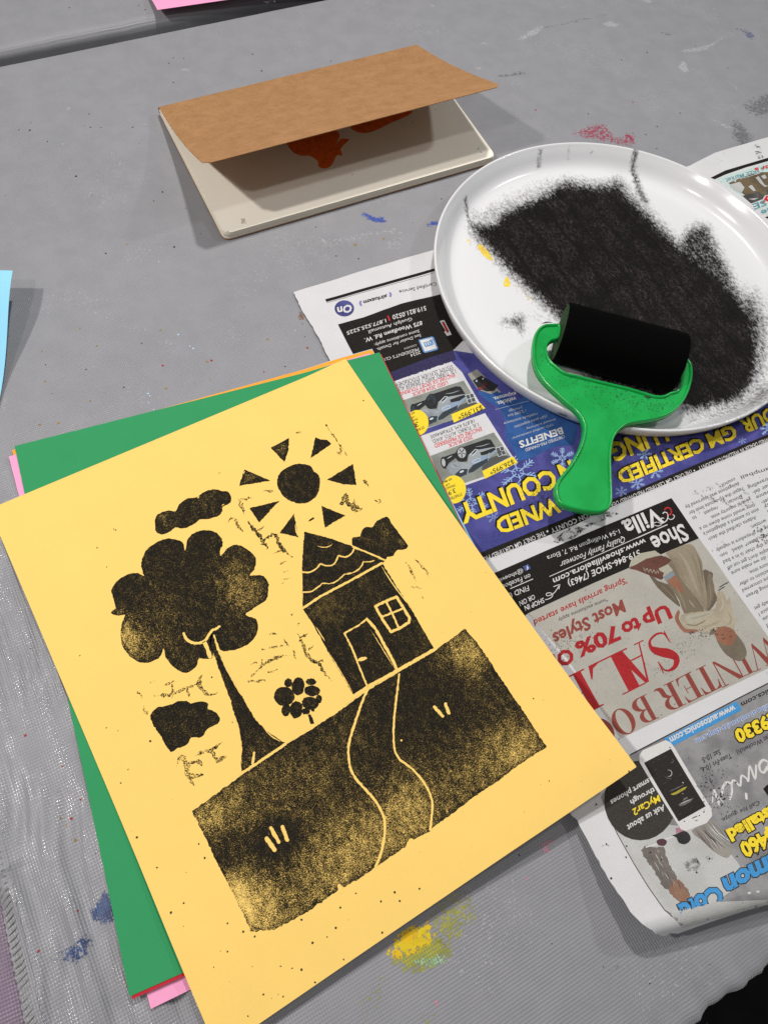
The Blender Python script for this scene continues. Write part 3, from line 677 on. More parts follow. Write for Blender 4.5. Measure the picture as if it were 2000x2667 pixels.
    pan([(200, 775), (285, 745), (1045, 475), (1410, 1050), (1040, 1240), (760, 1340), (520, 1420)], E2, m_p)
    rdt = ink('red_small_print', (206, 62, 66), .08)
    S.text('SYSTEM, 25,911KM, STOCK#24EV36', (1013, 712), (640, 834), (1020, 737), blk, n1, E3); S.text('1.3L TURBO, AWD, 7 SPEAKER AUDIO', (1030, 737), (640, 864), (1037, 762), blk, n1, E3)
    S.text('ENCORE GX SPORT TOURING', (685, 10), (45, 232), (695, 52), rdt, a7, E3, bold=.012); S.text('USED 2024 BUICK', (602, 96), (190, 240), (612, 138), rdt, a7, E3, bold=.012)
    S.text('18,875 KM, STK#R4605', (912, 546), (405, 736), (922, 586), blk, a7, E3); S.text('1.3L TURBO, AUTO, AWD,', (962, 588), (420, 790), (972, 630), blk, a7, E3)
    S.text('ENCORE GX PREFERRED', (996, 634), (448, 838), (1008, 680), rdt, a7, E3, bold=.012); S.text('2023 BUICK', (892, 733), (612, 838), (903, 776), rdt, a7, E3, bold=.012)
    pan([(90, 325), (795, 95), (955, 362), (650, 490), (662, 560), (390, 640), (240, 600)], E3, bgrey); pan([(410, 975), (1145, 700), (1345, 985), (1015, 1150), (1035, 1215), (700, 1330), (540, 1300)], E3, bgrey)
    c_dark = ink('car_dark', (46, 47, 48), .1); c_body = ink('car_silver', (156, 163, 168), .08, .7, .06, .7, (112, 120, 128)); c_glass = ink('car_glass', (58, 66, 72), .1); c_hub = ink('car_wheel', (176, 178, 180), .1); c_sh = ink('car_highlight', (206, 212, 218), .06); c_wall = ink('photo_wall', (84, 86, 84), .1); c_blue = ink('car_bluish', (140, 158, 182), .08)
    def car(ox, oy, dark_wheel):
        o = lambda pts: [(x+ox, y+oy) for x, y in pts]
        pan(o([(1080, 1010), (1210, 960), (1345, 985), (1015, 1150), (1000, 1090)]), E3+.01, c_wall)
        pan(o([(535, 1030), (560, 990), (700, 940), (720, 900), (760, 880), (850, 850), (1060, 780), (1110, 785), (1140, 830), (1165, 872), (850, 962), (832, 1040), (740, 1050), (700, 1000), (620, 1062), (585, 1130)]), E4, c_dark)
        pan(o([(590, 1110), (640, 1060), (720, 1040), (840, 1062), (862, 960), (960, 905), (1150, 872), (1178, 905), (1100, 1000), (1060, 1060), (900, 1165), (845, 1185), (740, 1235), (640, 1180)]), E4+.01, c_body)
        pan(o([(880, 1050), (1000, 985), (1178, 905), (1160, 940), (1050, 1040), (940, 1090)]), E4+.018, c_blue)
        pan(o([(850, 1145), (900, 1085), (1080, 1000), (1070, 1050), (900, 1165), (850, 1180)]), E4+.024, c_glass)
        pan(o([(985, 938), (1150, 880), (1172, 900), (1100, 950), (1000, 972)]), E4+.024, c_dark)
        pan(o([(690, 1195), (760, 1130), (842, 1128), (832, 1190), (740, 1232)]), E4+.024, c_glass); S.ell((772+ox, 1160+oy), 26, 11, E4+.03, c_sh, a7, -.4)
        pan(o([(872, 935), (880, 918), (950, 888), (940, 930), (895, 958)]), E4+.024, c_dark); S.stroke(o([(865, 965), (930, 900), (960, 905), (900, 975)]), 8, E4+.03, c_sh, a7); S.stroke(o([(890, 1045), (960, 1005), (990, 1010), (985, 1035), (905, 1062), (890, 1045)]), 6, E4+.03, c_sh, a7)
        S.stroke(o([(600, 1010), (660, 975)]), 12, E4+.03, c_sh, a7, taper=True); S.stroke(o([(930, 870), (1010, 860), (1100, 830)]), 9, E4+.03, c_body, a7, taper=True)
        for i in range(3): S.stroke(o([(640+i*26, 1080-i*8), (700+i*24, 1120-i*18)]), 6, E4+.03, c_dark if i % 2 else c_sh, a7, taper=True)
        S.ell((778+ox, 946+oy), 64, 80, E4+.03, c_dark, a7, -.1); S.ell((563+ox, 1055+oy), 36, 70, E4+.02, c_dark, a7, -.15)
        hub = c_glass if dark_wheel else c_hub
        S.ell((772+ox, 940+oy), 49, 62, E4+.036, hub, a7, -.1); S.ell((560+ox, 1055+oy), 21, 46, E4+.028, hub, a7, -.15)
        for i in range(5):
            u = i*1.257+.3; S.stroke(o([(772+10*math.cos(u), 940+12*math.sin(u)), (772+44*math.cos(u), 940+55*math.sin(u))]), 9, E4+.042, c_dark, a7)
        pan(o([(1168, 885), (1255, 862), (1292, 955), (1200, 985)]), E4, c_wall)
        for q in (((1168, 885), (1200, 985)), ((1212, 873), (1245, 970)), ((1255, 862), (1292, 955)), ((1168, 885), (1255, 862)), ((1186, 935), (1274, 908)), ((1200, 985), (1292, 955))): S.stroke(o(q), 6, E4+.01, c_sh, a7)
    car(-352, -618, True); car(0, 0, False)
    pan([(648, 492), (985, 355), (1047, 420), (680, 590)], E5+.03, yellow); S.text('$31,995*', (1003, 385), (722, 500), (1020, 437), blk, a7, E5+.06, bold=.01)
    pan([(1010, 1155), (1370, 983), (1424, 1055), (1045, 1245)], E5+.03, yellow); S.text('$26,995*', (1370, 1018), (1092, 1150), (1388, 1066), blk, a7, E5+.06, bold=.01)
    S.ell((255, 590), 130, 150, E5+.02, yellow, a7); S.ell((150, 832), 150, 174, E5+.02, yellow, a1)
    for t, A, B, C in (('STARTING', (330, 628), (160, 705), (336, 656)), ('3.9', (258, 578), (140, 632), (272, 628)), ('FINANCING', (255, 532), (120, 592), (260, 556)), ('UP TO', (220, 508), (130, 545), (224, 528)), ('60 MO', (218, 460), (110, 505), (224, 484))): S.text(t, A, B, C, blk, a7, E5+.06, bold=.01)
    for t, A, B, C in (('STARTING', (245, 872), (70, 940), (253, 906)), ('3.9%', (160, 816), (20, 880), (176, 868)), ('FINANCING', (160, 766), (0, 830), (166, 792)), ('UP TO', (92, 752), (-30, 800), (98, 776)), ('60 MO', (120, 688), (0, 738), (128, 714))): S.text(t, A, B, C, blk, a1, E5+.06, bold=.01)
    pan([(840, 20), (950, -40), (1230, 230), (1120, 255), (960, 200)], E2, ink('photo_grey', (150, 147, 140))); pan([(900, 95), (1000, 35), (1200, 150), (1150, 215), (1060, 222), (960, 182)], E3, c_dark); S.ell((985, 190), 30, 16, E4, ink('tail_red', (130, 60, 70)), a7); S.ell((1040, 150), 26, 40, E4, ink('truck_red', (84, 40, 46)), a7); S.ell((1020, 75), 9, 9, E4, white, a7); S.ell((945, 100), 8, 12, E4, c_sh, a7)
    S.poly([a7(955, 215), a7(1120, 252), a7(1190, 215), n2(690, 60), n2(690, 235), a1(1640, 268), a1(960, 480), a1(840, 270)], E2+.004, blue, grid=6)
    for t, A, B, C, b in (('vehicles.', (1400, 282), (1175, 345), (1412, 330), .012), ('expenses.', (1400, 225), (1135, 292), (1412, 268), .012), ('privilege', (1472, 398), (1318, 440), (1480, 425), 0), ('/ 2,500 km', (1520, 425), (1310, 495), (1528, 458), 0), ('roadside assistance', (1650, 470), (1262, 585), (1658, 500), 0), ('150+ point inspection', (1760, 492), (1385, 625), (1768, 524), 0)): S.text(t, A, B, C, white if b else lgrey, a7, E3, bold=b)
    S.stroke([(1165, 435), (1420, 368), (1600, 320)], 4, E3, lgrey, a7)
    S.text('limited warranty', (1400, -50), (1040, 70), (1408, -25), lgrey, a1, E3); S.text('CPO certified manufacturer', (1372, 15), (865, 188), (1380, 40), lgrey, a1, E3)
    S.text('BENEFITS', (1478, 62), (952, 238), (1502, 138), white, a1, E3, bold=.03); S.text('CERTIFIED PRE-OWNED', (1512, 156), (1025, 328), (1524, 190), white, a1, E3, bold=.004)
    # --- watercolour band and shoe shop advertisement
    wash = reliefink('grey_wash', (70, 70, 72), s1=240, s2=900, soft=.5, rough=.9, spec=.1)
    S.poly([(560, 800), (640, 735), (860, 640), (900, 660), (700, 760), (590, 810)], E1, wash, n2, grid=3, inkf=lambda v: np.full(len(v), .42)); S.poly([(620, 790), (700, 745), (770, 705), (760, 725), (660, 790)], E2, wash, n2, grid=3, inkf=lambda v: np.full(len(v), .5))
    S.poly([(1270, 1500), n2(716, 768), n2(1168, 580), n2(1240, 685), n2(1308, 785), a3(800, 468), a3(250, 722), (1330, 1630)], E1, dark, **big)
    S.poly([a3(250, 722), a3(800, 468), n2(1308, 785), n3(1450, 552), n3(1659, 850), (2040, 1716), (2000, 1741), (1830, 1822), (1616, 1924), (1480, 1720)], E1, beige, **big)
    S.text('1-54 Wellington Rd. 7, Elora', (1032, -6), (408, 230), (1045, 30), white, a3, E2); S.text('Quality Family Footwear', (1078, 58), (520, 282), (1092, 106), white, a3, E2, shear=.35)
    S.stroke([(435, 404), (1296, 22)], 5, E2, white, a3); S.text('www.shoevillaelora.com', (1256, 72), (462, 424), (1270, 120), white, a3, E2, bold=.014); S.text('519-846-SHOE (7463)', (1206, 172), (590, 442), (1220, 222), white, a3, E2, bold=.014)
    S.stroke([(398, 606), (440, 592), (462, 565), (440, 545), (408, 552), (415, 572), (470, 550), (515, 488)], 6, E2, white, a3, smooth=5); S.stroke([(470, 492), (524, 472), (514, 512)], 6, E2, white, a3)
    for t, A, B, C, b in (('SHOP IN', (380, 588), (215, 660), (392, 628), .014), ('OR ON', (300, 558), (170, 620), (312, 598), .008), ('FIND US', (250, 480), (40, 565), (260, 524), 0), ('on Facebook', (264, 378), (-10, 492), (274, 420), 0), ('@shoevilla', (202, 338), (-40, 440), (210, 372), 0)): S.text(t, A, B, C, white, a3, E2, bold=b)
    S.stroke([(290, 426), (95, 510)], 6, E2, white, a3); S.poly([(203, 318), (250, 298), (272, 335), (225, 358)], E2, ink('badge_f_blue', (70, 88, 150)), a3); S.text('f', (246, 310), (228, 318), (256, 340), white, a3, E3, bold=.02)
    S.text('Villa', (592, 1000), (250, 1140), (660, 1146), white, a2, E2, bold=.022); S.text('Shoe', (1128, 152), (928, 238), (1176, 246), white, n3, E2, bold=.022)
    S.stroke([(400, 1296), (690, 1168)], 8, E2, white, a2)
    S.stroke([(150, 482), (170, 458), (205, 456), (232, 482), (234, 522), (214, 546), (192, 536)], 15, E2, red, a4, smooth=4)
    S.stroke([(128, 528), (150, 512), (182, 524), (192, 566), (176, 618), (140, 640), (108, 620), (112, 588), (138, 590)], 12, E2, white, a4, smooth=4); S.stroke([(188, 580), (222, 606), (258, 596), (276, 562), (256, 544)], 10, E2, white, a4, smooth=4)
    S.stroke([(10, 650), (60, 640), (110, 668), (60, 690), (20, 676)], 9, E2, white, a4, smooth=4)
    S.text("'Spring arrivals have started", (1092, 414), (296, 782), (1106, 462), brick, a3, E2, bold=.014); S.text('*some exclusions apply', (934, 588), (508, 768), (942, 618), blk, a3, E2); S.text('Most Styles', (1058, 606), (458, 902), (1092, 704), brown, a3, E2, bold=.03)
    cap = (46, 112)
    for t, A, B in (('Up', (1112, 82), (900, 176)), ('to', (862, 190), (718, 254)), ('70%', (668, 268), (322, 420)), ('OFF', (276, 458), (0, 580))): S.text(t, A, B, up(A, cap), brick, b1, E3, bold=.04)
    S.serif('S', (1105, 296), (915, 390), (155, 300), brick, b1, E2); S.serif('A', (910, 388), (640, 520), (170, 300), brick, b1, E2); S.serif('L', (768, 456), (412, 628), (165, 310), brick, b1, E2); S.serif('E', (398, 636), (140, 762), (175, 315), brick, b1, E2)
    for ch, A, B, fr, cp in (('R', (1172, 738), (1000, 822), b1, (112, 205)), ('B', (937, 856), (790, 926), b1, (112, 205)), ('O', (772, 950), (600, 1032), b1, (112, 205)), ('O', (590, 1040), (430, 1118), b1, (112, 205)), ('E', (1182, 1065), (1082, 1116), n3, (82, 146)), ('T', (1296, 1012), (1188, 1066), n3, (82, 146)), ('N', (1444, 942), (1296, 1018), n3, (82, 146)), ('I', (1500, 916), (1444, 944), n3, (82, 146)), ('W', (1690, 822), (1500, 918), n3, (82, 146))): S.serif(ch, A, B, cp, brown, fr, E2)
    # seated person in a long coat, printed upside down like the rest of the page
    pc = lambda n, c, c2=None: ink('print_'+n, c, .08, .7, .15, .6 if c2 else 0, c2)
    tan, tan2, tan3, fur = pc('tan', (148, 137, 118), (132, 120, 102)), pc('tan_shade', (122, 110, 92)), pc('tan_dark', (104, 92, 78)), pc('fur', (176, 165, 144), (152, 140, 120)); skin = pc('skin', (150, 104, 82), (128, 86, 68)); boot = pc('boot', (104, 68, 58), (82, 52, 46)); cream = pc('cream', (172, 168, 152)); bsock = pc('blue_sock', (128, 140, 148)); hat = pc('hat', (120, 110, 94), (98, 88, 76))
    S.poly([(-140, 1180), (60, 1390), (200, 1440), (300, 1600), (350, 1720), (280, 1680), (60, 1480), (-60, 1300)], E2, tan3, a4, smooth=2)
    S.poly([(100, 1085), (250, 1130), (380, 1400), (520, 1560), (660, 1780), (560, 1800), (400, 1810), (340, 1640), (230, 1490), (150, 1330)], E2, tan2, a4, smooth=2); S.poly([(165, 1040), (240, 1000), (400, 930), (500, 930), (560, 1010), (630, 1150), (640, 1270), (692, 1560), (692, 1770), (640, 1740), (500, 1560), (400, 1450), (330, 1300), (240, 1130)], E2+.01, tan, a4, smooth=2)
    S.poly([(640, 1260), (720, 1270), (770, 1300), (760, 1400), (800, 1550), (820, 1640), (720, 1780), (692, 1770), (680, 1560)], E2+.004, tan3, a4, smooth=2); S.poly([(700, 1340), (745, 1310), (770, 1400), (790, 1520), (740, 1700), (700, 1740)], E2+.02, tan2, a4, smooth=2)
    S.stroke([(520, 1570), (590, 1680), (650, 1770)], 10, E3, tan3, a4, taper=True); S.stroke([(360, 1360), (430, 1480), (520, 1570)], 9, E3, tan3, a4, taper=True)
    S.poly([(980, 1600), (1030, 1850), (1075, 1880), (1040, 1990), (1055, 2060), (960, 1970), (790, 2000), (710, 2070), (560, 2010), (700, 1900), (870, 1840), (930, 1720)], E2+.012, fur, a4, smooth=2, rough=.12)
    S.poly([(355, 1830), (500, 1800), (700, 1775), (800, 1735), (825, 1560), (860, 1520), (905, 1560), (945, 1650), (925, 1760), (850, 1845), (700, 1910), (560, 1995), (440, 2005), (375, 1930)], E2+.03, fur, a4, smooth=2, rough=.12); S.poly([(420, 1840), (600, 1810), (780, 1780), (700, 1850), (520, 1930), (440, 1930)], E2+.04, cream, a4, smooth=2, rough=.12)
    S.poly([(280, 1850), (325, 1765), (345, 1800), (330, 1870), (380, 1965), (440, 2012), (570, 2015), (540, 2055), (400, 2052), (310, 1945)], E2+.034, skin, a4, smooth=2)
    tl1, tl2 = pc('tan_light', (160, 149, 130)), pc('tan_mid', (136, 125, 106))
    for pts, w, m_ in (([(300, 1000), (420, 1150), (520, 1400), (600, 1600)], 46, tl1), ([(430, 980), (540, 1150), (600, 1400), (650, 1640)], 40, tl2), ([(220, 1060), (330, 1240), (420, 1420)], 26, tl2), ([(560, 1040), (610, 1200), (640, 1420)], 22, tan2), ([(460, 1640), (540, 1740)], 26, tl1), ([(300, 1480), (380, 1640), (420, 1760)], 30, tl2), ([(720, 1420), (740, 1560), (720, 1690)], 14, tl2), ([(880, 1600), (900, 1700), (840, 1800)], 22, cream), ([(960, 1780), (1000, 1880), (960, 1960)], 26, tl1), ([(470, 1880), (600, 1850), (760, 1800)], 18, tl1), ([(420, 1950), (560, 1960), (680, 1890)], 20, tl2), ([(620, 1990), (740, 1960), (860, 1900)], 24, tl1), ([(100, 1440), (220, 1560), (300, 1660)], 20, tan2)):
        S.stroke(pts, w, E2+.046, m_, a4, smooth=4, taper=True, jit=.08)
    S.poly([(1295, 840), (1325, 795), (1345, 880), (1400, 960), (1480, 1002), (1525, 965), (1512, 900), (1455, 828), (1420, 850), (1350, 830)], E2+.02, hat, n3, smooth=3); S.poly([(1332, 812), (1380, 786), (1432, 800), (1462, 835), (1450, 885), (1420, 906), (1370, 892), (1340, 862)], E2+.036, skin, n3, smooth=3)
    for x, y, r in ((1385, 862, 9), (1425, 850, 9)): S.ell((x, y), r, 5, E2+.044, boot, n3, -.4)
    S.stroke([(1372, 822), (1392, 812)], 6, E2+.044, boot, n3, taper=True); S.stroke([(1395, 850), (1390, 832)], 5, E2+.044, pc('skin_shade', (120, 78, 62)), n3, taper=True)
    S.poly([(1015, 482), (1070, 446), (1130, 540), (1140, 585), (1108, 570), (1060, 530)], E2+.02, skin, n3); S.poly([(803, 430), (830, 398), (910, 368), (1000, 348), (1062, 375), (1020, 420), (1030, 470), (1000, 500), (955, 482), (850, 440)], E2+.02, boot, n3); S.poly([(800, 422), (815, 372), (870, 335), (960, 318), (1000, 345), (905, 370), (838, 408)], E2+.03, cream, n3)
    S.poly([(983, 430), (1040, 402), (1072, 440), (1012, 482)], E2+.03, cream, n3); S.poly([(1012, 482), (1072, 444), (1084, 470), (1030, 508)], E2+.034, bsock, n3)
    for i in range(5): S.stroke([(890+i*22, 425+i*5), (900+i*22, 448+i*5), (908+i*22, 430+i*5)], 4, E2+.034, cream, n3)
    # --- article column
    cv = (19, 44)
    for t, A, B in (('council', (1046, 66), (880, 150)), ('delegations was approved by', (1098, 122), (408, 432)), ('retain the 10-minute limit for', (1146, 190), (455, 508)), ("Duncan's      request      to", (1130, 292), (500, 575)), ('general majority vote.', (1246, 320), (735, 566)), ('time would come down to a', (1300, 396), (592, 710)), ("sion to extend a delegation's", (1346, 458), (642, 772)), ('Adams clarified the deci-', (1312, 556), (700, 846)), ('written.', (1442, 596), (1246, 690)),
                    ('ing the procedure is vaguely', (1480, 676), (805, 982)), ('Doug-- Breen   asked,   not-', (1520, 760), (850, 1056)), ('like the chair is in a bad', (1510, 862), (895, 1134)), ("people don't get cut off", (1520, 955), (945, 1212)), ('how do we make sure', (1570, 1010), (1000, 1276)), ('get more time.', (1580, 1110), (1225, 1270)), ('their decision to offer', (1640, 1170), (1100, 1422)), ('they are concerned', (1610, 1270), (1140, 1500)), ('said Doug Breen', (1610, 1370), (1190, 1574)), ('already get', (1560, 1605), (1292, 1730)), ('once I', (1490, 1720), (1350, 1806)), ('minute', (1560, 1788), (1400, 1870)), ('and', (1560, 1890), (1450, 1950)),
                    ('Campbell', (1560, -85), (1120, 45)), ('was travelling', (1600, 8), (1210, 180)), ('with their del-', (1650, 70), (1270, 246)), ('in advance', (1620, 170), (1318, 306)), ('to meet-', (1620, 260), (1384, 375)), ('may', (1560, 350), (1418, 432)), ('be', (1560, 430), (1460, 490))):
        S.text(t, A, B, up(A, cv), gtext, a4, E1, bold=.006)
    S.poly([a2(900, 860), a2(1150, 760), a2(1500, 850), a2(1560, 980), a2(1300, 1000)], E1+.03, wash, None, grid=4, inkf=lambda v: np.full(len(v), .17))
    # --- car audio advertisement
    edge = [n4(345, 832), n4(380, 930), n4(480, 1135), n4(600, 1350), n4(720, 1545), n4(845, 1722), n4(905, 1775)]
    crs = [tuple(Qn(np.array([[*(c0+ce*s+cn*(-6.5)), news_z(*(c0+ce*s+cn*(-6.5)))]]))[0]) for s in (4, 60, 140, 230)]
    S.poly([n4(575, 503), a8(600, 342), a8(1250, 0), (2100, 1735), (2160, 2240)]+crs[::-1]+edge[::-1], E1, grey, **big)
    S.poly([n4(400, 960), n4(930, 1060), n4(1180, 1040), n4(1420, 1350), n4(1500, 1480), n4(1250, 1660)]+crs[:2][::-1]+edge[::-1][:5], E2, lgrey, None, grid=5, step=3)
    S.stroke([n4(575, 503), a8(600, 342), a8(1250, 0), (2060, 1750)], 2.5, E2, blk); S.stroke(edge[1:], 2.2, E3, blk)
    S.ell((655, 862), 284, 314, E3, ink('ad_disc', (62, 58, 54), .12), n4)
    for t, A, B, C, m in (('smart phones', (716, 688), (418, 862), (730, 728), white), ('through', (760, 758), (574, 862), (772, 796), white), ('MyCar2', (796, 818), (592, 932), (812, 868), yellow), ('Ask us about', (836, 893), (548, 1058), (850, 938), white)): S.text(t, A, B, C, m, n4, E4, bold=.02)
    S.poly([(648, 560), (645, 510), (672, 468), (850, 388), (892, 405), (925, 450), (1215, 930), (1218, 985), (1175, 1040), (1012, 1102), (972, 1088), (930, 1022)], E4, white, n4); S.poly([(683, 566), (895, 455), (1168, 908), (955, 1028)], E4+.02, ink('screen_black', (48, 44, 42), .1), n4)
    sg = ink('screen_grey', (110, 106, 104)); sy = ink('screen_yellow', (170, 160, 60))
    S.stroke([(893, 815), (930, 806), (985, 775), (1020, 755)], 15, E4+.04, sy, n4, smooth=3, taper=True); S.stroke([(880, 792), (930, 770), (1000, 735)], 5, E4+.04, sg, n4, smooth=3, taper=True)
    S.poly([(952, 898), (975, 880), (1030, 858), (1072, 842), (1052, 870), (1000, 900), (968, 908)], E4+.04, sg, n4); S.poly([(958, 892), (1010, 866), (1060, 848), (1040, 860), (985, 884)], E4+.05, lgrey, n4); S.poly([(985, 868), (1010, 855), (1030, 845), (1020, 832), (995, 845)], E4+.04, sg, n4)
    S.stroke([(876+26*math.cos(u), 648+26*math.sin(u)) for u in np.linspace(-2.0, 2.0, 12)], 5, E4+.04, lgrey, n4, taper=True); S.stroke([(898+15*math.cos(u), 552+15*math.sin(u)) for u in np.linspace(-1.4, 2.2, 10)], 4, E4+.04, sg, n4, taper=True); S.stroke([(905, 690), (870, 688), (842, 670)], 4, E4+.04, sg, n4, smooth=3, taper=True)
    for x, y in ((775, 620), (850, 725), (970, 660), (760, 560), (800, 540), (850, 520), (965, 970), (1050, 920)): S.stroke([(x-10, y+5), (x+10, y-5)], 7, E4+.04, sg, n4, taper=True)
    S.stroke([(1062, 1002), (1100, 985)], 5, E4+.03, dark, n4)
    for x, y in ((1000, 1026), (1098, 1020), (1118, 980), (1153, 872), (886, 445)): S.ell((x, y), 5, 5, E4+.03, dark, n4)
    S.poly([(250, 545), (1230, 38), (1308, 152), (372, 642), (310, 590)], E3, sky, a8, step=6); S.text('www.autosonics.com', (1192, 86), (322, 530), (1226, 168), white, a8, E4, bold=.03)
    S.text('autosonics.com', (2000, -300), (1290, 58), (2024, -240), blk, a8, E3, bold=.02); S.text('online at autosonics-shop.com', (1700, 52), (664, 556), (1730, 116), ink('link_blue', (70, 120, 190)), a8, E4, bold=.016, outline=(white, .05))
    S.text('267.9330', (1990, 55), (1200, 440), (2060, 205), yellow, a8, E4, bold=.05, outline=(dark, .06)); S.text('St... (at Woolwich)', (1800, 420), (1228, 706), (1822, 480), blk, a8, E3, bold=.006); S.text('Tues-Fri 10-6,', (1152, 738), (735, 940), (1175, 802), blk, a8, E3, bold=.01); S.text('Sat 10-5', (1000, 688), (762, 804), (1024, 752), blk, a8, E3, bold=.01)
    for pts, w in (([(1720, 690), (1650, 960)], 34), ([(1640, 850), (1590, 830), (1540, 890), (1550, 970), (1600, 1000), (1640, 930)], 30), ([(1496, 905), (1482, 1090), (1410, 910), (1392, 1108), (1380, 1110)], 28), ([(1392, 1105), (1300, 1040), (1280, 1180), (1200, 1105), (1165, 1150), (1170, 1260), (1140, 1360)], 28), ([(1165, 1150), (1100, 1135), (1050, 1190), (1035, 1290)], 30), ([(1360, 1290), (1365, 1350)], 36), ([(930, 1240), (1000, 1430)], 40), ([(915, 1280), (905, 1400)], 18), ([(990, 1330), (1050, 1400)], 20)):
        S.stroke(pts, w, E3, white, a8, smooth=4)
    S.text('Call for quote.', (1532, 1376), (1018, 1626), (1548, 1432), blk, a8, E3, bold=.004); S.text('Installed', (1790, 1395), (1096, 1785), (1870, 1530), yellow, a8, E4, bold=.05, outline=(dark, .06)); S.text('or $460', (1960, 270), (1268, 620), (2055, 440), yellow, b2, E4, bold=.05, outline=(dark, .06))
    S.poly([(1590, 1220), (1640, 1170), (1700, 1150), (1760, 1300), (1700, 1380)], E3, dark, a8)
    S.clip = lambda x, y: (x-c0[0])*cn[0]+(y-c0[1])*cn[1] > .3
    S.text('Simmon', (2080, 570), (1046, 1092), (2170, 790), sky, b2, E4, bold=.05, outline=(blk, .035)); S.text('Cold', (968, 1180), (448, 1452), (1070, 1400), sky, b2, E4, bold=.05, outline=(blk, .035)); S.clip = None
    pb, po, pd, pp_ = pc('bark', (118, 110, 104), (88, 82, 80)), pc('rust', (146, 112, 92), (120, 96, 82)), pc('dark_block', (58, 54, 56), (40, 38, 40)), pc('mauve', (168, 122, 138))
    S.poly([(-20, 650), (150, 660), (250, 655), (290, 800), (340, 900), (440, 1080), (400, 1140), (330, 1190), (300, 1240), (220, 1160), (100, 960), (-40, 760)], E3, pb, b2, smooth=2, rough=.3); S.poly([(330, 1180), (420, 1095), (500, 1140), (600, 1265), (585, 1385), (490, 1410), (330, 1285)], E3+.01, po, b2, smooth=2, rough=.3)
    for _ in range(46):
        t = random.random(); x, y = 110+330*t+random.uniform(-90, 60), 700+480*t+random.uniform(-60, 60); S.stroke([(x, y), (x+random.uniform(10, 70), y+random.uniform(30, 110))], random.uniform(6, 20), E3+.02+random.random()*.01, random.choice([lgrey, pd, pb, lgrey, sg]), b2, taper=True)
    for _ in range(18): x, y = random.uniform(350, 570), random.uniform(1150, 1370); S.stroke([(x, y), (x+random.uniform(-30, 40), y+random.uniform(10, 50))], random.uniform(8, 18), E3+.024, random.choice([po, pb, pc('orange', (176, 118, 88)), lgrey]), b2, taper=True)
    S.poly([(360, 505), (430, 480), (520, 440), (590, 480), (612, 560), (540, 622), (450, 600), (420, 530)], E3+.02, pd, b2, smooth=2); S.poly([(150, 575), (230, 545), (292, 580), (262, 640), (180, 635)], E3+.02, pc('plum', (84, 58, 66)), b2, smooth=2); S.poly([(408, 400), (470, 395), (520, 440), (420, 492)], E3+.01, pp_, b2); S.stroke([(10, 660), (140, 625), (250, 560), (400, 515)], 14, E3+.016, white, b2)
    S.poly([(620, 440), (880, 290), (960, 350), (1060, 500), (1180, 690), (1120, 800), (1040, 790), (900, 700), (760, 560)], E3, pc('streak', (152, 148, 140), (128, 122, 116)), b2, smooth=2)
    for i in range(22): x = 650+i*12+random.uniform(-10, 10); y = 430-i*5; S.stroke([(x, y), (x+110, y+120+random.uniform(-10, 30)), (x+random.uniform(220, 320), y+random.uniform(260, 340))], random.uniform(5, 14), E3+.012+i*.0008, random.choice([white, lgrey, pd, sg, pc('rosy', (110, 84, 84))]), b2, smooth=3, taper=True)
    soft = reliefink('soft_grey_print', (120, 120, 116), s1=300, soft=.9, rough=.9, spec=.1)
    S.poly([(510, 880), (600, 820), (690, 800), (750, 900), (690, 980), (570, 990)], E3, soft, b2, grid=2, inkf=lambda v: np.full(len(v), .5)); S.stroke([(570, 950), (700, 870)], 18, E3+.02, lgrey, b2, taper=True); S.poly([(800, 790), (900, 740), (960, 800), (850, 860)], E3, soft, b2, grid=2, inkf=lambda v: np.full(len(v), .35))
    # --- corner of a picture beyond the plate
    S.poly([(520, 900), (800, 760), (1200, 640), (1622, 515), (1900, 440), (1900, 505), (1622, 580), (1200, 700), (800, 840), (600, 930)], E1, dark, a5, step=3); teal, tl2 = ink('teal_print', (84, 146, 156)), ink('pale_teal', (190, 210, 206)); ph = ink('photo_brown', (112, 98, 74), .1, .7, .15, .7, (86, 74, 60)); phd = ink('photo_dark', (84, 82, 84), .1, .7, .15, .7, (60, 52, 46))
    S.poly([(640, 930), (850, 850), (1250, 730), (1622, 600), (1900, 520), (1900, 1700), (1659, 1659), (1200, 1300)], E1+.01, tl2, a5, grid=6, step=3); S.poly([(860, 1000), (1100, 900), (1400, 800), (1622, 790), (1900, 700), (1900, 1300), (1622, 1260), (1450, 1290), (1250, 1290), (1100, 1180)], E2, ph, a5, grid=6); S.poly([(1130, 1250), (1400, 1180), (1622, 1130), (1900, 1100), (1900, 1320), (1500, 1320), (1300, 1400)], E2+.01, phd, a5)
    for pts in ([(870, 1040), (1080, 980), (1170, 1090), (1110, 1200), (960, 1130)], [(1240, 1070), (1310, 1040), (1390, 1150), (1340, 1160)], [(1380, 900), (1440, 870), (1560, 1040), (1622, 1060), (1560, 1080), (1480, 1020)], [(1480, 870), (1560, 840), (1600, 900), (1540, 930)], [(1240, 1310), (1440, 1290), (1350, 1330)]): S.poly(pts, E3, lgrey, a5)
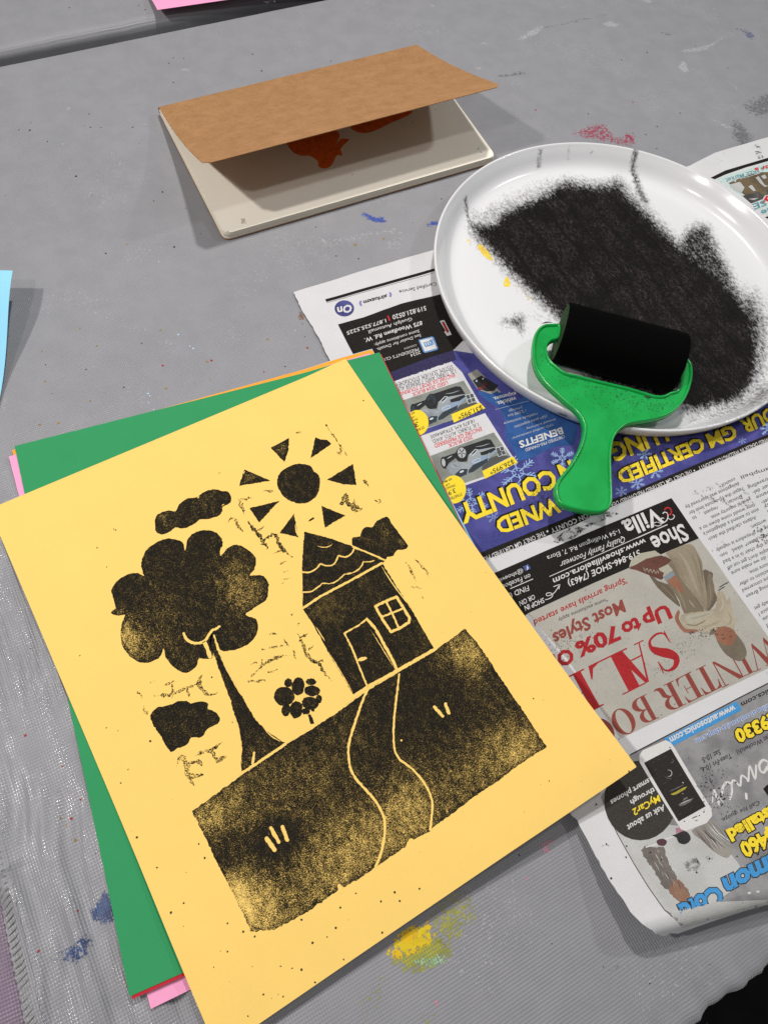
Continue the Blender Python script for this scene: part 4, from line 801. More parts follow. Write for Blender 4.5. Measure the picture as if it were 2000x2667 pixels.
    S.text('for a FREE Market', (1700, 640), (800, 920), (1730, 720), teal, a5, E3, bold=.02, outline=(white, .06)); S.text('for a', (1690, 640), (1360, 720), (1710, 712), red, a5, E3+.02, bold=.03); S.text('ry', (1760, 1250), (1490, 1320), (1790, 1350), red, a5, E3+.02, bold=.04, outline=(white, .08)); S.text('SE', (1560, 1330), (1320, 1410), (1600, 1430), teal, a5, E3+.02, bold=.03, outline=(white, .08)); S.text('de', (1700, 1450), (1480, 1540), (1740, 1540), teal, a5, E3+.02, bold=.03, outline=(white, .08)); S.poly([(1560, 1660), (1622, 1640), (1900, 1560), (1900, 1600), (1622, 1690)], E2, dark, a5)
    S.poly([(1270, 250), (1360, 210), (1480, 300), (1500, 430), (1540, 520), (1420, 540), (1380, 420)], E1, wash, a5, grid=2, inkf=lambda v: np.full(len(v), .33))
    # --- black ink spatter
    sp = plain('ink_spatter', (24, 22, 22), .5, .4); SE = .46
    for c, sx, sy, n, r in ((a1(1250, 880), 22, 22, 330, (.1, .36)), (a1(1200, 960), 26, 18, 200, (.1, .3)), (a2(330, 620), 26, 18, 200, (.12, .4)), (a2(230, 680), 14, 16, 120, (.15, .45)), (a2(560, 560), 18, 14, 60, (.1, .35)), (b1(330, 390), 40, 20, 170, (.1, .34)), (b1(220, 470), 24, 18, 110, (.1, .3)), (b1(1250, 470), 32, 22, 90, (.1, .3)), (b1(1060, 640), 18, 12, 70, (.1, .3)), (b1(1450, 330), 30, 8, 60, (.15, .5)), (a8(900, 1200), 28, 32, 110, (.1, .5)), (a8(1150, 1500), 16, 18, 80, (.1, .3)), (a8(1000, 1350), 10, 12, 40, (.2, .6)), (a4(1350, 800), 14, 12, 50, (.2, .6)), (b2(1600, 730), 14, 10, 30, (.15, .4)), (a8(1330, 1750), 12, 14, 70, (.1, .3)), (a5(600, 560), 14, 10, 16, (.15, .4)), (a8(850, 1050), 12, 14, 40, (.1, .4))):
        S.dots(c[0], c[1], sx, sy, n, SE, sp, r)
    for fr, pts in ((n4, [(387, 1206), (541, 1308), (424, 1473), (308, 893), (545, 1220), (820, 1325), (1104, 1341), (1195, 1320), (1095, 1427), (1317, 1465), (1413, 1301), (515, 943), (730, 1270), (722, 1022)]),):
        for x, y in pts: S.dot(PZ(*fr(x, y), news_z), .5, SE, sp)
    for _ in range(160): S.dot(PZ(random.uniform(1250, 2000), random.uniform(1150, 2250), news_z), random.uniform(.12, .28), SE, sp)
    for x, y in ((840, 1480), (870, 1460), (910, 1440), (825, 1520), (860, 1500)): S.stroke([(x, y), (x+60, y-35)], 14, SE, sp, a4, taper=True)
    return mb.build('newspaper', None, (400, -120, 0), ('upside down newspaper page with adverts, torn on one side, under the plate', 'newspaper'))
news()

# ================================================================== COLOURED SHEETS
def stack_z(x, y): return .35+1.5*sm((x-165)/28)*sm((y+330)/60)
def sheet(name, corners, zf, m, label, cat, group, thick=.14, extra=None, grid=6.0):
    """a letter size sheet between four corners (tl, tr, br, bl, in mm) lying at zf"""
    c = np.array(corners, float)[:, :2]; nu, nv = 40, 52; mb = MB(); V = []
    for j in range(nv+1):
        for i in range(nu+1):
            u, v = i/nu, j/nv; q = (c[0]*(1-u)+c[1]*u)*(1-v)+(c[3]*(1-u)+c[2]*u)*v; V.append((q[0], q[1], zf(q[0], q[1])))
    w = nu+1; top = [(j*w+i, (j+1)*w+i, (j+1)*w+i+1, j*w+i+1) for j in range(nv) for i in range(nu)]
    n = len(V); rim = [j*w for j in range(nv)]+[nv*w+i for i in range(nu)]+[j*w+nu for j in range(nv, 0, -1)]+[i for i in range(nu, 0, -1)]
    mb.add(V, top, m, smooth=True); mb.add([(x, y, z-thick) for x, y, z in V], [tuple(reversed(f)) for f in top], m, smooth=True)
    k = len(rim); mb.add([V[i] for i in rim]+[(V[i][0], V[i][1], V[i][2]-thick) for i in rim], [(i, (i+1) % k, k+(i+1) % k, k+i) for i in range(k)], m)
    if extra: extra(mb)
    return mb.build(name, None, None, (label, cat, group))
def rect(tl, ang):
    a = math.radians(ang); e = np.array([math.cos(a), math.sin(a)]); d = np.array([e[1], -e[0]]); tl = np.array(tl); return [tl, tl+e*215.9, tl+e*215.9+d*279.4, tl+d*279.4]
gtl, gtr, gbl = P(39, 1163, .8)[:2], P(988, 919, 2.2)[:2], P(339, 2596, 2.5)[:2]
gc = [gtl, gtr, gtr+gbl-gtl, gbl]
def curl(base, k): return lambda x, y: stack_z(x, y)+base+k*sm((-215-y)/75)**1.6
SG = 'coloured sheets stacked under the print'
sheet('paper_sheet', rect((-1.8, -4.0), 2.33), curl(.0, .4), m_blue, 'light blue sheet, lowest in the stack under the yellow print', 'paper', SG)
sheet('paper_sheet', rect((-2.2, -3.2), 1.98), curl(.25, .6), m_orange, 'orange sheet peeking out of the stack under the yellow print', 'paper', SG)
sheet('paper_sheet', rect(P(23, 1189, .8)[:2], 2.26), curl(.5, .8), m_pink, 'pink sheet sticking out below the red one in the stack', 'paper', SG)
sheet('paper_sheet', [q+np.array([.7, -1.3]) for q in gc], curl(.8, 2.6), m_red, 'red sheet showing as a thin edge under the green one', 'paper', SG)
sheet('paper_sheet', gc, curl(1.1, 2.7), m_green, 'green sheet directly under the yellow print', 'paper', SG)

# ---- the yellow print
yo = np.array([-18.82, -35.19]); yt = .1675; yu = np.array([math.cos(yt), math.sin(yt)]); yv = np.array([yu[1], -yu[0]])
def yz(x, y):
    d = np.array([x, y])-yo; u = (d @ yu)/215.9; v = (d @ yv)/279.4
    t = max(0.0, (u+v-.95)/1.05); a_ = u-.90-.25*(v-.86); b_ = v-.90
    buck = 1.3*math.exp(-(a_/.035)**2)*sm((.16-abs(b_))/.12) if abs(b_) < .16 else 0.0
    return stack_z(x, y)*1.0+1.75+3.0*sm((-205-y)/75)**1.4+11.0*t**2.0+1.6*sm((v-.5)/.5)+.7*math.sin(u*5+v*4)*sm((u+v-1.0)/.6)+buck
def solvec(px, py): return PZ(px, py, yz)
yc = [solvec(-29, 1326), solvec(900, 934), solvec(1658, 1998), solvec(566, 2743)]
def print_ink(mb):
    S = Surf(mb, yz); e = .06; ec = .11
    def world(pts): return [(S.xy([fr(x, y)])[0], r, a) for fr, x, y, r, a in pts]
    pale = world([(GR, 905, 190, 15, .60), (GR, 990, 290, 10, .42), (GR, 1250, 880, 15, .40), (GR, 1370, 880, 14, .42), (GR, 1120, 1050, 18, .30), (GR, 900, 1230, 20, .25), (GR, 1100, 500, 16, .14), (GR, 600, 1480, 14, .45), (GR, 800, 1000, 22, .12), (GR, 560, 1230, 12, .3),
                  (GD, 430, 930, 15, .50), (GD, 400, 985, 8, .3), (GD, 575, 1370, 7, .75), (GD, 600, 1430, 7, .7), (GD, 690, 1540, 16, .55), (GD, 760, 1560, 12, .45), (GD, 1080, 1280, 18, .40), (GD, 1250, 1200, 18, .42), (GD, 1100, 960, 24, .22), (GD, 1420, 1060, 14, .38), (GD, 1560, 850, 16, .28), (GD, 1220, 480, 12, .2), (GD, 900, 1150, 24, .14), (GD, 640, 1330, 14, .2), (GD, 720, 760, 20, .2), (GD, 1010, 730, 22, .16), (GD, 600, 950, 20, .18), (GD, 880, 1420, 20, .22), (GD, 560, 1480, 8, .5),
                  (TT, 1100, 1190, 12, .34), (TT, 1060, 1280, 10, .26), (TT, 990, 1010, 9, .2), (TT, 960, 1150, 12, .18), (TT, 215, 1550, 8, .60), (TT, 190, 1500, 6, .45), (TT, 260, 1660, 7, .4), (TT, 400, 1610, 11, .26), (TT, 440, 1300, 12, .16), (TT, 380, 1040, 7, .12), (TT, 1310, 170, 6, .40), (TT, 1090, 385, 6, .34), (TT, 500, 690, 6, .3), (TT, 770, 560, 8, .2), (TT, 620, 1750, 8, .14), (TT, 600, 1430, 14, .12), (TT, 130, 1370, 5, .5), (TT, 1060, 1540, 8, .1),
                  (GD, 770, 1080, 7, -.45), (GD, 830, 1090, 7, -.45), (GD, 870, 1040, 7, -.4), (GR, 760, 640, 9, -.3), (GD, 850, 1200, 20, -.22), (GD, 1000, 1050, 20, -.15), (GD, 500, 1120, 12, -.2), (HS, 560, 930, 9, .16), (HS, 470, 950, 8, .14), (HS, 620, 870, 9, .12), (HS, 1000, 350, 8, .2), (HS, 1080, 430, 5, .22), (HS, 640, 520, 8, .08), (HS, 860, 780, 10, .08)])
    C = np.array([p[0] for p in pale]); Rr = np.array([p[1] for p in pale]); A = np.array([p[2] for p in pale])
    def den(v):
        v = np.asarray(v); d2 = ((v[:, None, :]-C[None])**2).sum(2)
        dark = 1-np.prod(1-A*.62*np.exp(-d2/(Rr*Rr)*1.1), axis=1)
        return np.clip(1.10-dark*.98, .14, 1.15)
    def I(pts, fr, smooth=0, rough=.12):
        if fr: pts = [fr(*p) for p in pts]
        if smooth: pts = catmull(pts, smooth)
        xy = densify(S.xy(pts), .9); xy = xy+RNG.normal(0, rough, xy.shape)
        S.lay(xy, e, m_ink, 2.2, lambda v: np.clip(den(v)+.16*(np.abs(sdist(xy, np.asarray(v))) < .3), 0, 1.1))
    K = lambda pts, w, fr, smooth=4: S.stroke(pts, w, ec, m_yel, fr, smooth=smooth, jit=.10, step=.8)
    KT = lambda pts, w, fr, smooth=4: S.stroke(pts, w, ec, m_yel, fr, smooth=smooth, jit=.06, step=.8, taper=True)
    # sun
    I([(1310, 385), (1350, 340), (1410, 310), (1460, 297), (1520, 305), (1555, 322), (1570, 355), (1605, 380), (1613, 430), (1605, 490), (1580, 540), (1530, 575), (1470, 587), (1410, 570), (1355, 540), (1315, 480), (1304, 440)], TT, 2)
    for pts, fr in (([(1258, 182), (1391, 112), (1385, 200), (1357, 288)], TT), ([(1362, 478), (1385, 488), (1412, 490), (1432, 507), (1380, 545), (1342, 570)], Z1), ([(1068, 338), (1255, 420), (1030, 457)], TT), ([(1414, 662), (1525, 594), (1540, 686), (1480, 682)], Z1), ([(1105, 618), (1320, 565), (1175, 723)], TT), ([(1425, 658), (1457, 827), (1323, 797)], TT), ([(517, 187), (690, 257), (541, 344)], HS)): I(pts, fr)
    I([(422, 297), (432, 283), (462, 267), (466, 277), (450, 290), (425, 300)], HS); KT([(1433, 735), (1452, 822)], 9, TT); KT([(1072, 350), (1060, 375)], 6, TT)
    # clouds
    I([(425, 740), (428, 690), (460, 655), (520, 635), (575, 640), (600, 590), (660, 548), (720, 540), (790, 495), (860, 482), (905, 495), (950, 500), (972, 530), (970, 575), (935, 597), (912, 610), (905, 650), (870, 680), (800, 697), (745, 700), (700, 735), (630, 765), (570, 758), (540, 780), (490, 805), (445, 800), (427, 775)], TT, 3)
    KT([(905, 600), (925, 590)], 8, TT); KT([(730, 545), (742, 535)], 14, TT)
    I([(738, 465), (740, 415), (795, 408), (805, 365), (835, 340), (885, 340), (900, 310), (940, 280), (992, 265), (1015, 300), (1080, 390), (1142, 475), (1110, 500), (1060, 508), (1035, 545), (990, 555), (972, 580), (860, 528), (770, 484)], HS, 2)
    I([(90, 375), (130, 318), (220, 300), (250, 280), (300, 280), (325, 295), (360, 285), (400, 282), (428, 300), (422, 325), (470, 345), (493, 380), (480, 410), (420, 440), (400, 475), (370, 490), (325, 492), (300, 535), (250, 550), (205, 572), (150, 480)], GD, 2)
    # tree crown
    I([(637, 922), (632, 880), (600, 850), (540, 838), (480, 845), (420, 875), (360, 925), (332, 985), (328, 1040), (340, 1104), (300, 1085), (230, 1095), (165, 1130), (115, 1195), (113, 1230), (130, 1290), (140, 1340), (105, 1372), (160, 1395), (213, 1386), (190, 1430), (178, 1500), (180, 1580), (205, 1640), (260, 1700), (320, 1730), (380, 1732), (450, 1700), (482, 1655), (490, 1632), (500, 1690), (540, 1745), (590, 1785), (650, 1805), (700, 1780), (730, 1740), (740, 1698), (770, 1705), (838, 1698), (830, 1640), (832, 1560), (845, 1540), (870, 1600), (895, 1640), (950, 1648), (1020, 1635), (1090, 1600), (1150, 1540), (1166, 1460), (1150, 1415), (1090, 1395), (1080, 1378), (1120, 1350), (1180, 1310), (1222, 1280), (1240, 1220), (1243, 1170), (1225, 1125), (1180, 1100), (1105, 1103), (1140, 1060), (1153, 1000), (1140, 960), (1100, 920), (1040, 888), (990, 885), (945, 910), (900, 960), (912, 890), (905, 840), (870, 795), (810, 777), (750, 780), (700, 800), (660, 840), (650, 890)], TT, 2)
    KT([(640, 860), (642, 922)], 14, TT); KT([(905, 900), (898, 962)], 16, TT); KT([(318, 1080), (345, 1106)], 12, TT); KT([(486, 1630), (488, 1680)], 14, TT)
    K([(632, 1522), (650, 1560), (690, 1588), (735, 1592), (778, 1578), (805, 1545), (835, 1500), (860, 1492), (888, 1472)], 19, TT); K([(778, 1580), (800, 1625), (822, 1690)], 26, TT); K([(850, 1535), (872, 1600), (895, 1655)], 11, TT)
    # trunk
    I([TT(832, 1522), TT(850, 1560), TT(872, 1640), TT(920, 1740), TT(970, 1840), TT(1018, 1925), GD(580, 180), GD(640, 290), GD(700, 390), GD(770, 460), GD(866, 520), GD(620, 694), GD(612, 640), GD(622, 560), GD(610, 470), GD(582, 380), GD(552, 270), GD(500, 130), GD(455, 0), TT(850, 1700), TT(815, 1590)], None)
    for pts, w in (([(500, 20), (540, 110), (590, 190)], 9), ([(560, 150), (600, 220), (628, 258)], 6), ([(740, 430), (790, 482), (845, 515)], 6), ([(578, 362), (598, 430), (608, 470)], 6), ([(612, 500), (612, 560), (616, 640)], 5)): KT(pts, w, GD)
    K([(690, 578), (681, 640)], 14, GD)
    # house
    I([(395, 373), (560, 415), (735, 475), (850, 530), (972, 583), (958, 604), (1060, 770), (1168, 935), (1260, 1100), (1326, 1210), (1045, 1370), (745, 1547), (560, 1230), (450, 1030), (383, 930), (374, 650), (385, 520)], HS)
    K([(378, 928), (440, 888), (520, 835), (700, 740), (830, 668), (952, 600)], 17, HS); K([(376, 665), (430, 666), (480, 640), (510, 605)], 11, HS); K([(510, 605), (560, 620), (610, 605), (640, 545)], 11, HS); K([(640, 545), (690, 556), (735, 530), (755, 490)], 11, HS)
    K([(376, 808), (440, 806), (490, 775), (525, 745)], 10, HS); K([(525, 745), (590, 745), (640, 720), (685, 680)], 9, HS); K([(685, 680), (740, 670), (790, 640), (820, 590)], 9, HS); KT([(820, 590), (870, 590), (900, 578)], 8, HS); KT([(485, 475), (530, 486), (570, 480), (602, 458)], 7, HS)
    K([(745, 485), (860, 528), (978, 582)], 13, HS); KT([(376, 610), (378, 760), (383, 900)], 6, HS); KT([(478, 1060), (545, 1165)], 8, HS); KT([(570, 1240), (660, 1390), (740, 1530)], 6, HS); KT([(946, 616), (1050, 778), (1166, 922)], 8, HS)
    K([(848, 1490), (790, 1350), (740, 1220), (682, 1105)], 12, HS, 3); K([(682, 1105), (780, 1052), (845, 1003)], 11, HS, 0); K([(845, 1003), (910, 1080), (970, 1190), (1020, 1280), (1066, 1378)], 20, HS); KT([(870, 1078), (960, 1222), (1048, 1368)], 6, HS)
    S.ell((812, 1291), 33, 13, ec, m_yel, HS, -.3, rough=.1)
    K([(905, 912), (985, 872), (1056, 842)], 19, HS, 0); K([(1056, 842), (1110, 925), (1152, 998)], 19, HS, 0); K([(1152, 998), (1146, 1028)], 18, HS, 0); K([(1146, 1028), (1080, 1068), (1018, 1096)], 20, HS, 0); K([(1018, 1096), (960, 1010), (905, 912)], 19, HS, 0); K([(985, 880), (1030, 970), (1070, 1060)], 13, HS, 0); K([(960, 985), (1035, 955), (1108, 925)], 13, HS, 0)
    # flower bush
    for x, y, a, b in ((278, 1463, 25, 28), (350, 1487, 40, 57), (443, 1455, 34, 21), (250, 1560, 64, 60), (450, 1520, 50, 34), (499, 1580, 20, 27), (437, 1610, 54, 40), (335, 1656, 40, 54), (262, 1660, 27, 39), (404, 1668, 27, 20), (456, 1660, 11, 8)): S.ell((x, y), a*1.15, b*1.15, e, m_ink, HS, .1, inkf=den, rough=.12)
    I([(420, 1690), (438, 1690), (468, 1755), (440, 1762)], HS)
    # ground with path and grass marks
    I([GD(332, 915), GD(430, 845), GD(620, 705), GD(870, 532), GD(975, 470), GD(1160, 352), GD(1330, 228), GR(470, 392), GR(730, 232), GR(830, 165), GR(920, 97), GR(1000, 190), GR(1060, 270), GR(1120, 370), GR(1230, 530), GR(1330, 680), GR(1465, 885), GR(1370, 940), GR(1270, 1010), GR(1140, 1110), GR(1000, 1200), GR(860, 1310), GR(705, 1420), GR(690, 1445), GR(580, 1500), GR(560, 1488), GR(520, 1552), GR(340, 1672), GD(1395, 1230), GD(1300, 1300), GD(1205, 1355), GD(1190, 1340), GD(1160, 1382), GD(1000, 1490), GD(900, 1550), GD(800, 1600), GD(675, 1612), GD(620, 1500), GD(540, 1330), GD(480, 1220), GD(420, 1090)], None, 0, .16)
    K([GR(130, 590), GR(280, 478), GR(470, 380), GR(600, 305), GR(728, 230)], 7.5, None, 0); K([GD(612, 700), GD(740, 616), GD(870, 530)], 7, None, 0)
    K([(282, 485), (235, 590), (185, 740), (150, 860), (147, 940), (165, 1040), (220, 1125), (300, 1210), (355, 1290), (385, 1370), (386, 1470), (362, 1590), (328, 1682)], 17, GR); K([(484, 400), (465, 560), (448, 730), (450, 880), (482, 960), (570, 1030), (640, 1110), (690, 1200), (704, 1290), (690, 1436)], 14, GR)
    for pts, w, fr in (([(718, 618), (772, 678)], 22, GR), ([(792, 597), (814, 658)], 21, GR), ([(762, 1073), (808, 1138)], 24, GD), ([(786, 1012), (832, 1093)], 20, GD), ([(853, 1006), (881, 1080)], 23, GD)): K(pts, w, fr, 0)
    S.ell((498, 840), 7, 7, ec, m_yel, GR); KT([(1345, 880), (1395, 885)], 5, GR)
    K([(1180, 1345), (1190, 1380)], 24, GD, 0)
    # chatter left by the cleared block
    m_ch = reliefink('chatter_ink', (31, 28, 23), s1=1500, s2=3000, soft=.3)
    ch = lambda pts, w, fr, d=.40: S.stroke([(x+random.uniform(-4, 4), y+random.uniform(-4, 4)) for x, y in pts], w*.66, e, m_ch, fr, smooth=3, jit=.38, inkf=min(.9, d+.20), taper=True, step=.9)
    for pts, w, d in (([(1030, 545), (1050, 600), (1070, 665)], 34, .34), ([(1040, 555), (1120, 540)], 26, .26), ([(945, 715), (990, 695), (1030, 760), (1065, 785)], 30, .42), ([(1090, 715), (1130, 760), (1185, 830), (1235, 912)], 40, .60), ([(1140, 790), (1215, 752)], 24, .5), ([(1200, 855), (1285, 800), (1330, 900), (1415, 975)], 38, .62), ([(1270, 945), (1350, 920)], 24, .5), ([(1315, 1020), (1375, 1000)], 20, .36), ([(1345, 1078), (1385, 1070)], 14, .4), ([(1350, 1130), (1410, 1118)], 14, .36), ([(1205, 500), (1275, 492)], 20, .36), ([(1335, 1160), (1350, 1150)], 10, .4), ([(1400, 1385), (1420, 1375)], 12, .4), ([(1450, 1460), (1465, 1445)], 16, .42),
                      ([(1250, 1530), (1300, 1520)], 18, .5), ([(1190, 1637), (1240, 1628), (1350, 1606)], 22, .38), ([(1345, 1545), (1385, 1620)], 22, .3), ([(1090, 1865), (1150, 1870), (1220, 1850)], 20, .44), ([(1115, 1835), (1195, 1755), (1290, 1700), (1400, 1678)], 28, .40), ([(1420, 1640), (1440, 1710)], 28, .34), ([(1110, 1742), (1162, 1728)], 22, .46), ([(1240, 1802), (1305, 1778)], 14, .36), ([(1190, 1710), (1200, 1760)], 16, .4)): ch(pts, w, TT, d)
    for pts, w, d in (([(650, 180), (695, 105), (705, 160), (765, 225), (815, 200)], 40, .5), ([(650, 175), (700, 150)], 40, .7), ([(750, 125), (765, 200)], 26, .34), ([(1130, 590), (1160, 650), (1200, 735)], 28, .3), ([(1190, 565), (1250, 640), (1295, 708)], 22, .34), ([(1160, 770), (1240, 780)], 26, .22), ([(1240, 850), (1250, 845)], 14, .5), ([(930, 140), (940, 165)], 20, .5), ([(820, 0), (845, 30)], 14, .4), ([(345, 1105), (390, 1210), (440, 1290), (510, 1330), (545, 1400), (600, 1450)], 34, .52), ([(360, 1140), (425, 1108)], 26, .46), ([(420, 1230), (470, 1195)], 22, .4), ([(490, 1310), (530, 1305)], 30, .5)): ch(pts, w, HS, d)
    for pts, w, d in (([(110, 250), (200, 245), (300, 205), (370, 185)], 26, .40), ([(385, 130), (375, 190), (425, 245), (478, 225)], 32, .44), ([(180, 190), (240, 155)], 26, .34), ([(225, 160), (215, 265)], 26, .38), ([(300, 200), (310, 255)], 22, .38), ([(235, 655), (270, 600), (300, 655), (315, 715), (400, 705)], 40, .40), ([(305, 645), (370, 625), (385, 660)], 28, .44), ([(350, 590), (440, 555), (510, 520)], 30, .38), ([(440, 550), (480, 620), (535, 600)], 36, .48), ([(310, 720), (345, 770)], 24, .3), ([(90, 175), (130, 155)], 12, .3), ([(15, 215), (45, 270)], 14, .3), ([(50, 310), (75, 360)], 10, .3)): ch(pts, w, GD, d)
    for pts, w, d in (([(1405, 418), (1440, 470), (1500, 560)], 6, .5), ([(1455, 540), (1480, 555)], 26, .34), ([(1470, 520), (1475, 550)], 14, .4), ([(1280, 462), (1300, 455)], 16, .3), ([(1575, 665), (1590, 690)], 9, .45), ([(1625, 745), (1640, 765)], 10, .5), ([(490, 878), (505, 880)], 8, .45), ([(1500, 770), (1560, 790)], 20, .42), ([(940, 632), (970, 620)], 6, .25)): ch(pts, w, Z1, d)
    sp = plain('print_speck', (44, 40, 34), .6, .3)
    for fr, pts in ((GD, [(565, 402), (446, 143), (90, 512), (16, 1066), (130, 1240), (371, 1104), (405, 1185), (211, 1500), (284, 1445), (536, 1562), (693, 1638), (1160, 1588), (1186, 1471), (963, 1541), (1110, 1640), (1420, 1435), (1498, 1383), (1528, 1433), (627, 1610)]), (z7, [(289, 775), (610, 770), (665, 780), (453, 1010), (710, 787), (775, 848), (527, 906), (622, 916), (355, 700), (833, 630), (763, 658), (912, 738), (1097, 609), (1157, 415), (1180, 458), (1276, 398), (971, 420)]), (z6, [(815, 1102), (935, 1283), (763, 697), (719, 778), (634, 449), (702, 466), (895, 528), (476, 18), (1017, 1552), (1094, 1494)]), (Z1, [(420, 957), (461, 1040), (500, 880), (1570, 320)]), (n4, [(628, 597), (566, 632)]), (GR, [(1376, 562), (1480, 1110)])):
        for x, y in pts: S.dot(PZ(*fr(x, y), yz), random.uniform(.3, .62), .1, sp)
    for _ in range(60):
        u, v = random.random(), random.random()**.6; q = yo+yu*215.9*u+yv*279.4*(.5+.48*v); S.dot(q, random.uniform(.12, .26), .1, sp)
sheet('linocut_print', yc, yz, m_yel, 'yellow sheet with a black relief print of a house, tree and sun', 'art print', None, .18, print_ink)

# loose sheets at the picture's border
bz = lambda x, y: 1.0+17.0*sm((x+45)/62)**1.2*sm((y-30)/75)
bt, bb = PZ(33, 704, bz), PZ(1, 990, bz)
def loose_blue():
    a = bt[:2]; b = PZ(1, 992, bz)[:2]; d = (b-a)/np.linalg.norm(b-a); e = np.array([d[1], -d[0]]);
    if e[0] > 0: e = -e
    # the free edge bows outwards between the two corners
    mb = MB(); V = []; nu, nv = 24, 46
    for j in range(nv+1):
        for i in range(nu+1):
            t = j/nv; bow = 2.2*math.sin(min(1, t*3)*math.pi*.5)*(1-t)
            q = a+d*279.4*t*.62+e*(215.9*i/nu)+(-e)*bow*(1-i/nu); V.append((q[0], q[1], bz(q[0], q[1])+.5*math.sin(t*7)*(1-i/nu)))
    w = nu+1; n = len(V); top = [(j*w+i, j*w+i+1, (j+1)*w+i+1, (j+1)*w+i) for j in range(nv) for i in range(nu)]
    mb.add(V+[(x, y, z-.15) for x, y, z in V], top+[tuple(k+n for k in reversed(f)) for f in top], m_blue, smooth=True)
    mb.build('paper_sheet', None, None, ('light blue loose sheet with a lifted corner casting a double shadow', 'paper'))
loose_blue()
pz_ = lambda x, y: 6.0
pa, pb_ = P(*z1(680, 40), 7.0)[:2], P(*z1(1010, -8), 7.0)[:2]; pe = (pb_-pa)/np.linalg.norm(pb_-pa); pn = np.array([-pe[1], pe[0]])
pl = (P(*z1(655, 0), 7.0)[:2]-pa); pl = pl/np.linalg.norm(pl)
def pinkz(x, y):
    d = float((np.array([x, y])-pa) @ pn); return 1.0+6.0*sm((55-d)/55)
sheet('paper_sheet', [pa+pn*279.4, pa+pn*279.4+pe*215.9, pa+pe*215.9, pa], pinkz, m_pink, 'pink loose sheet lying over the edge of the farther table', 'paper', None)

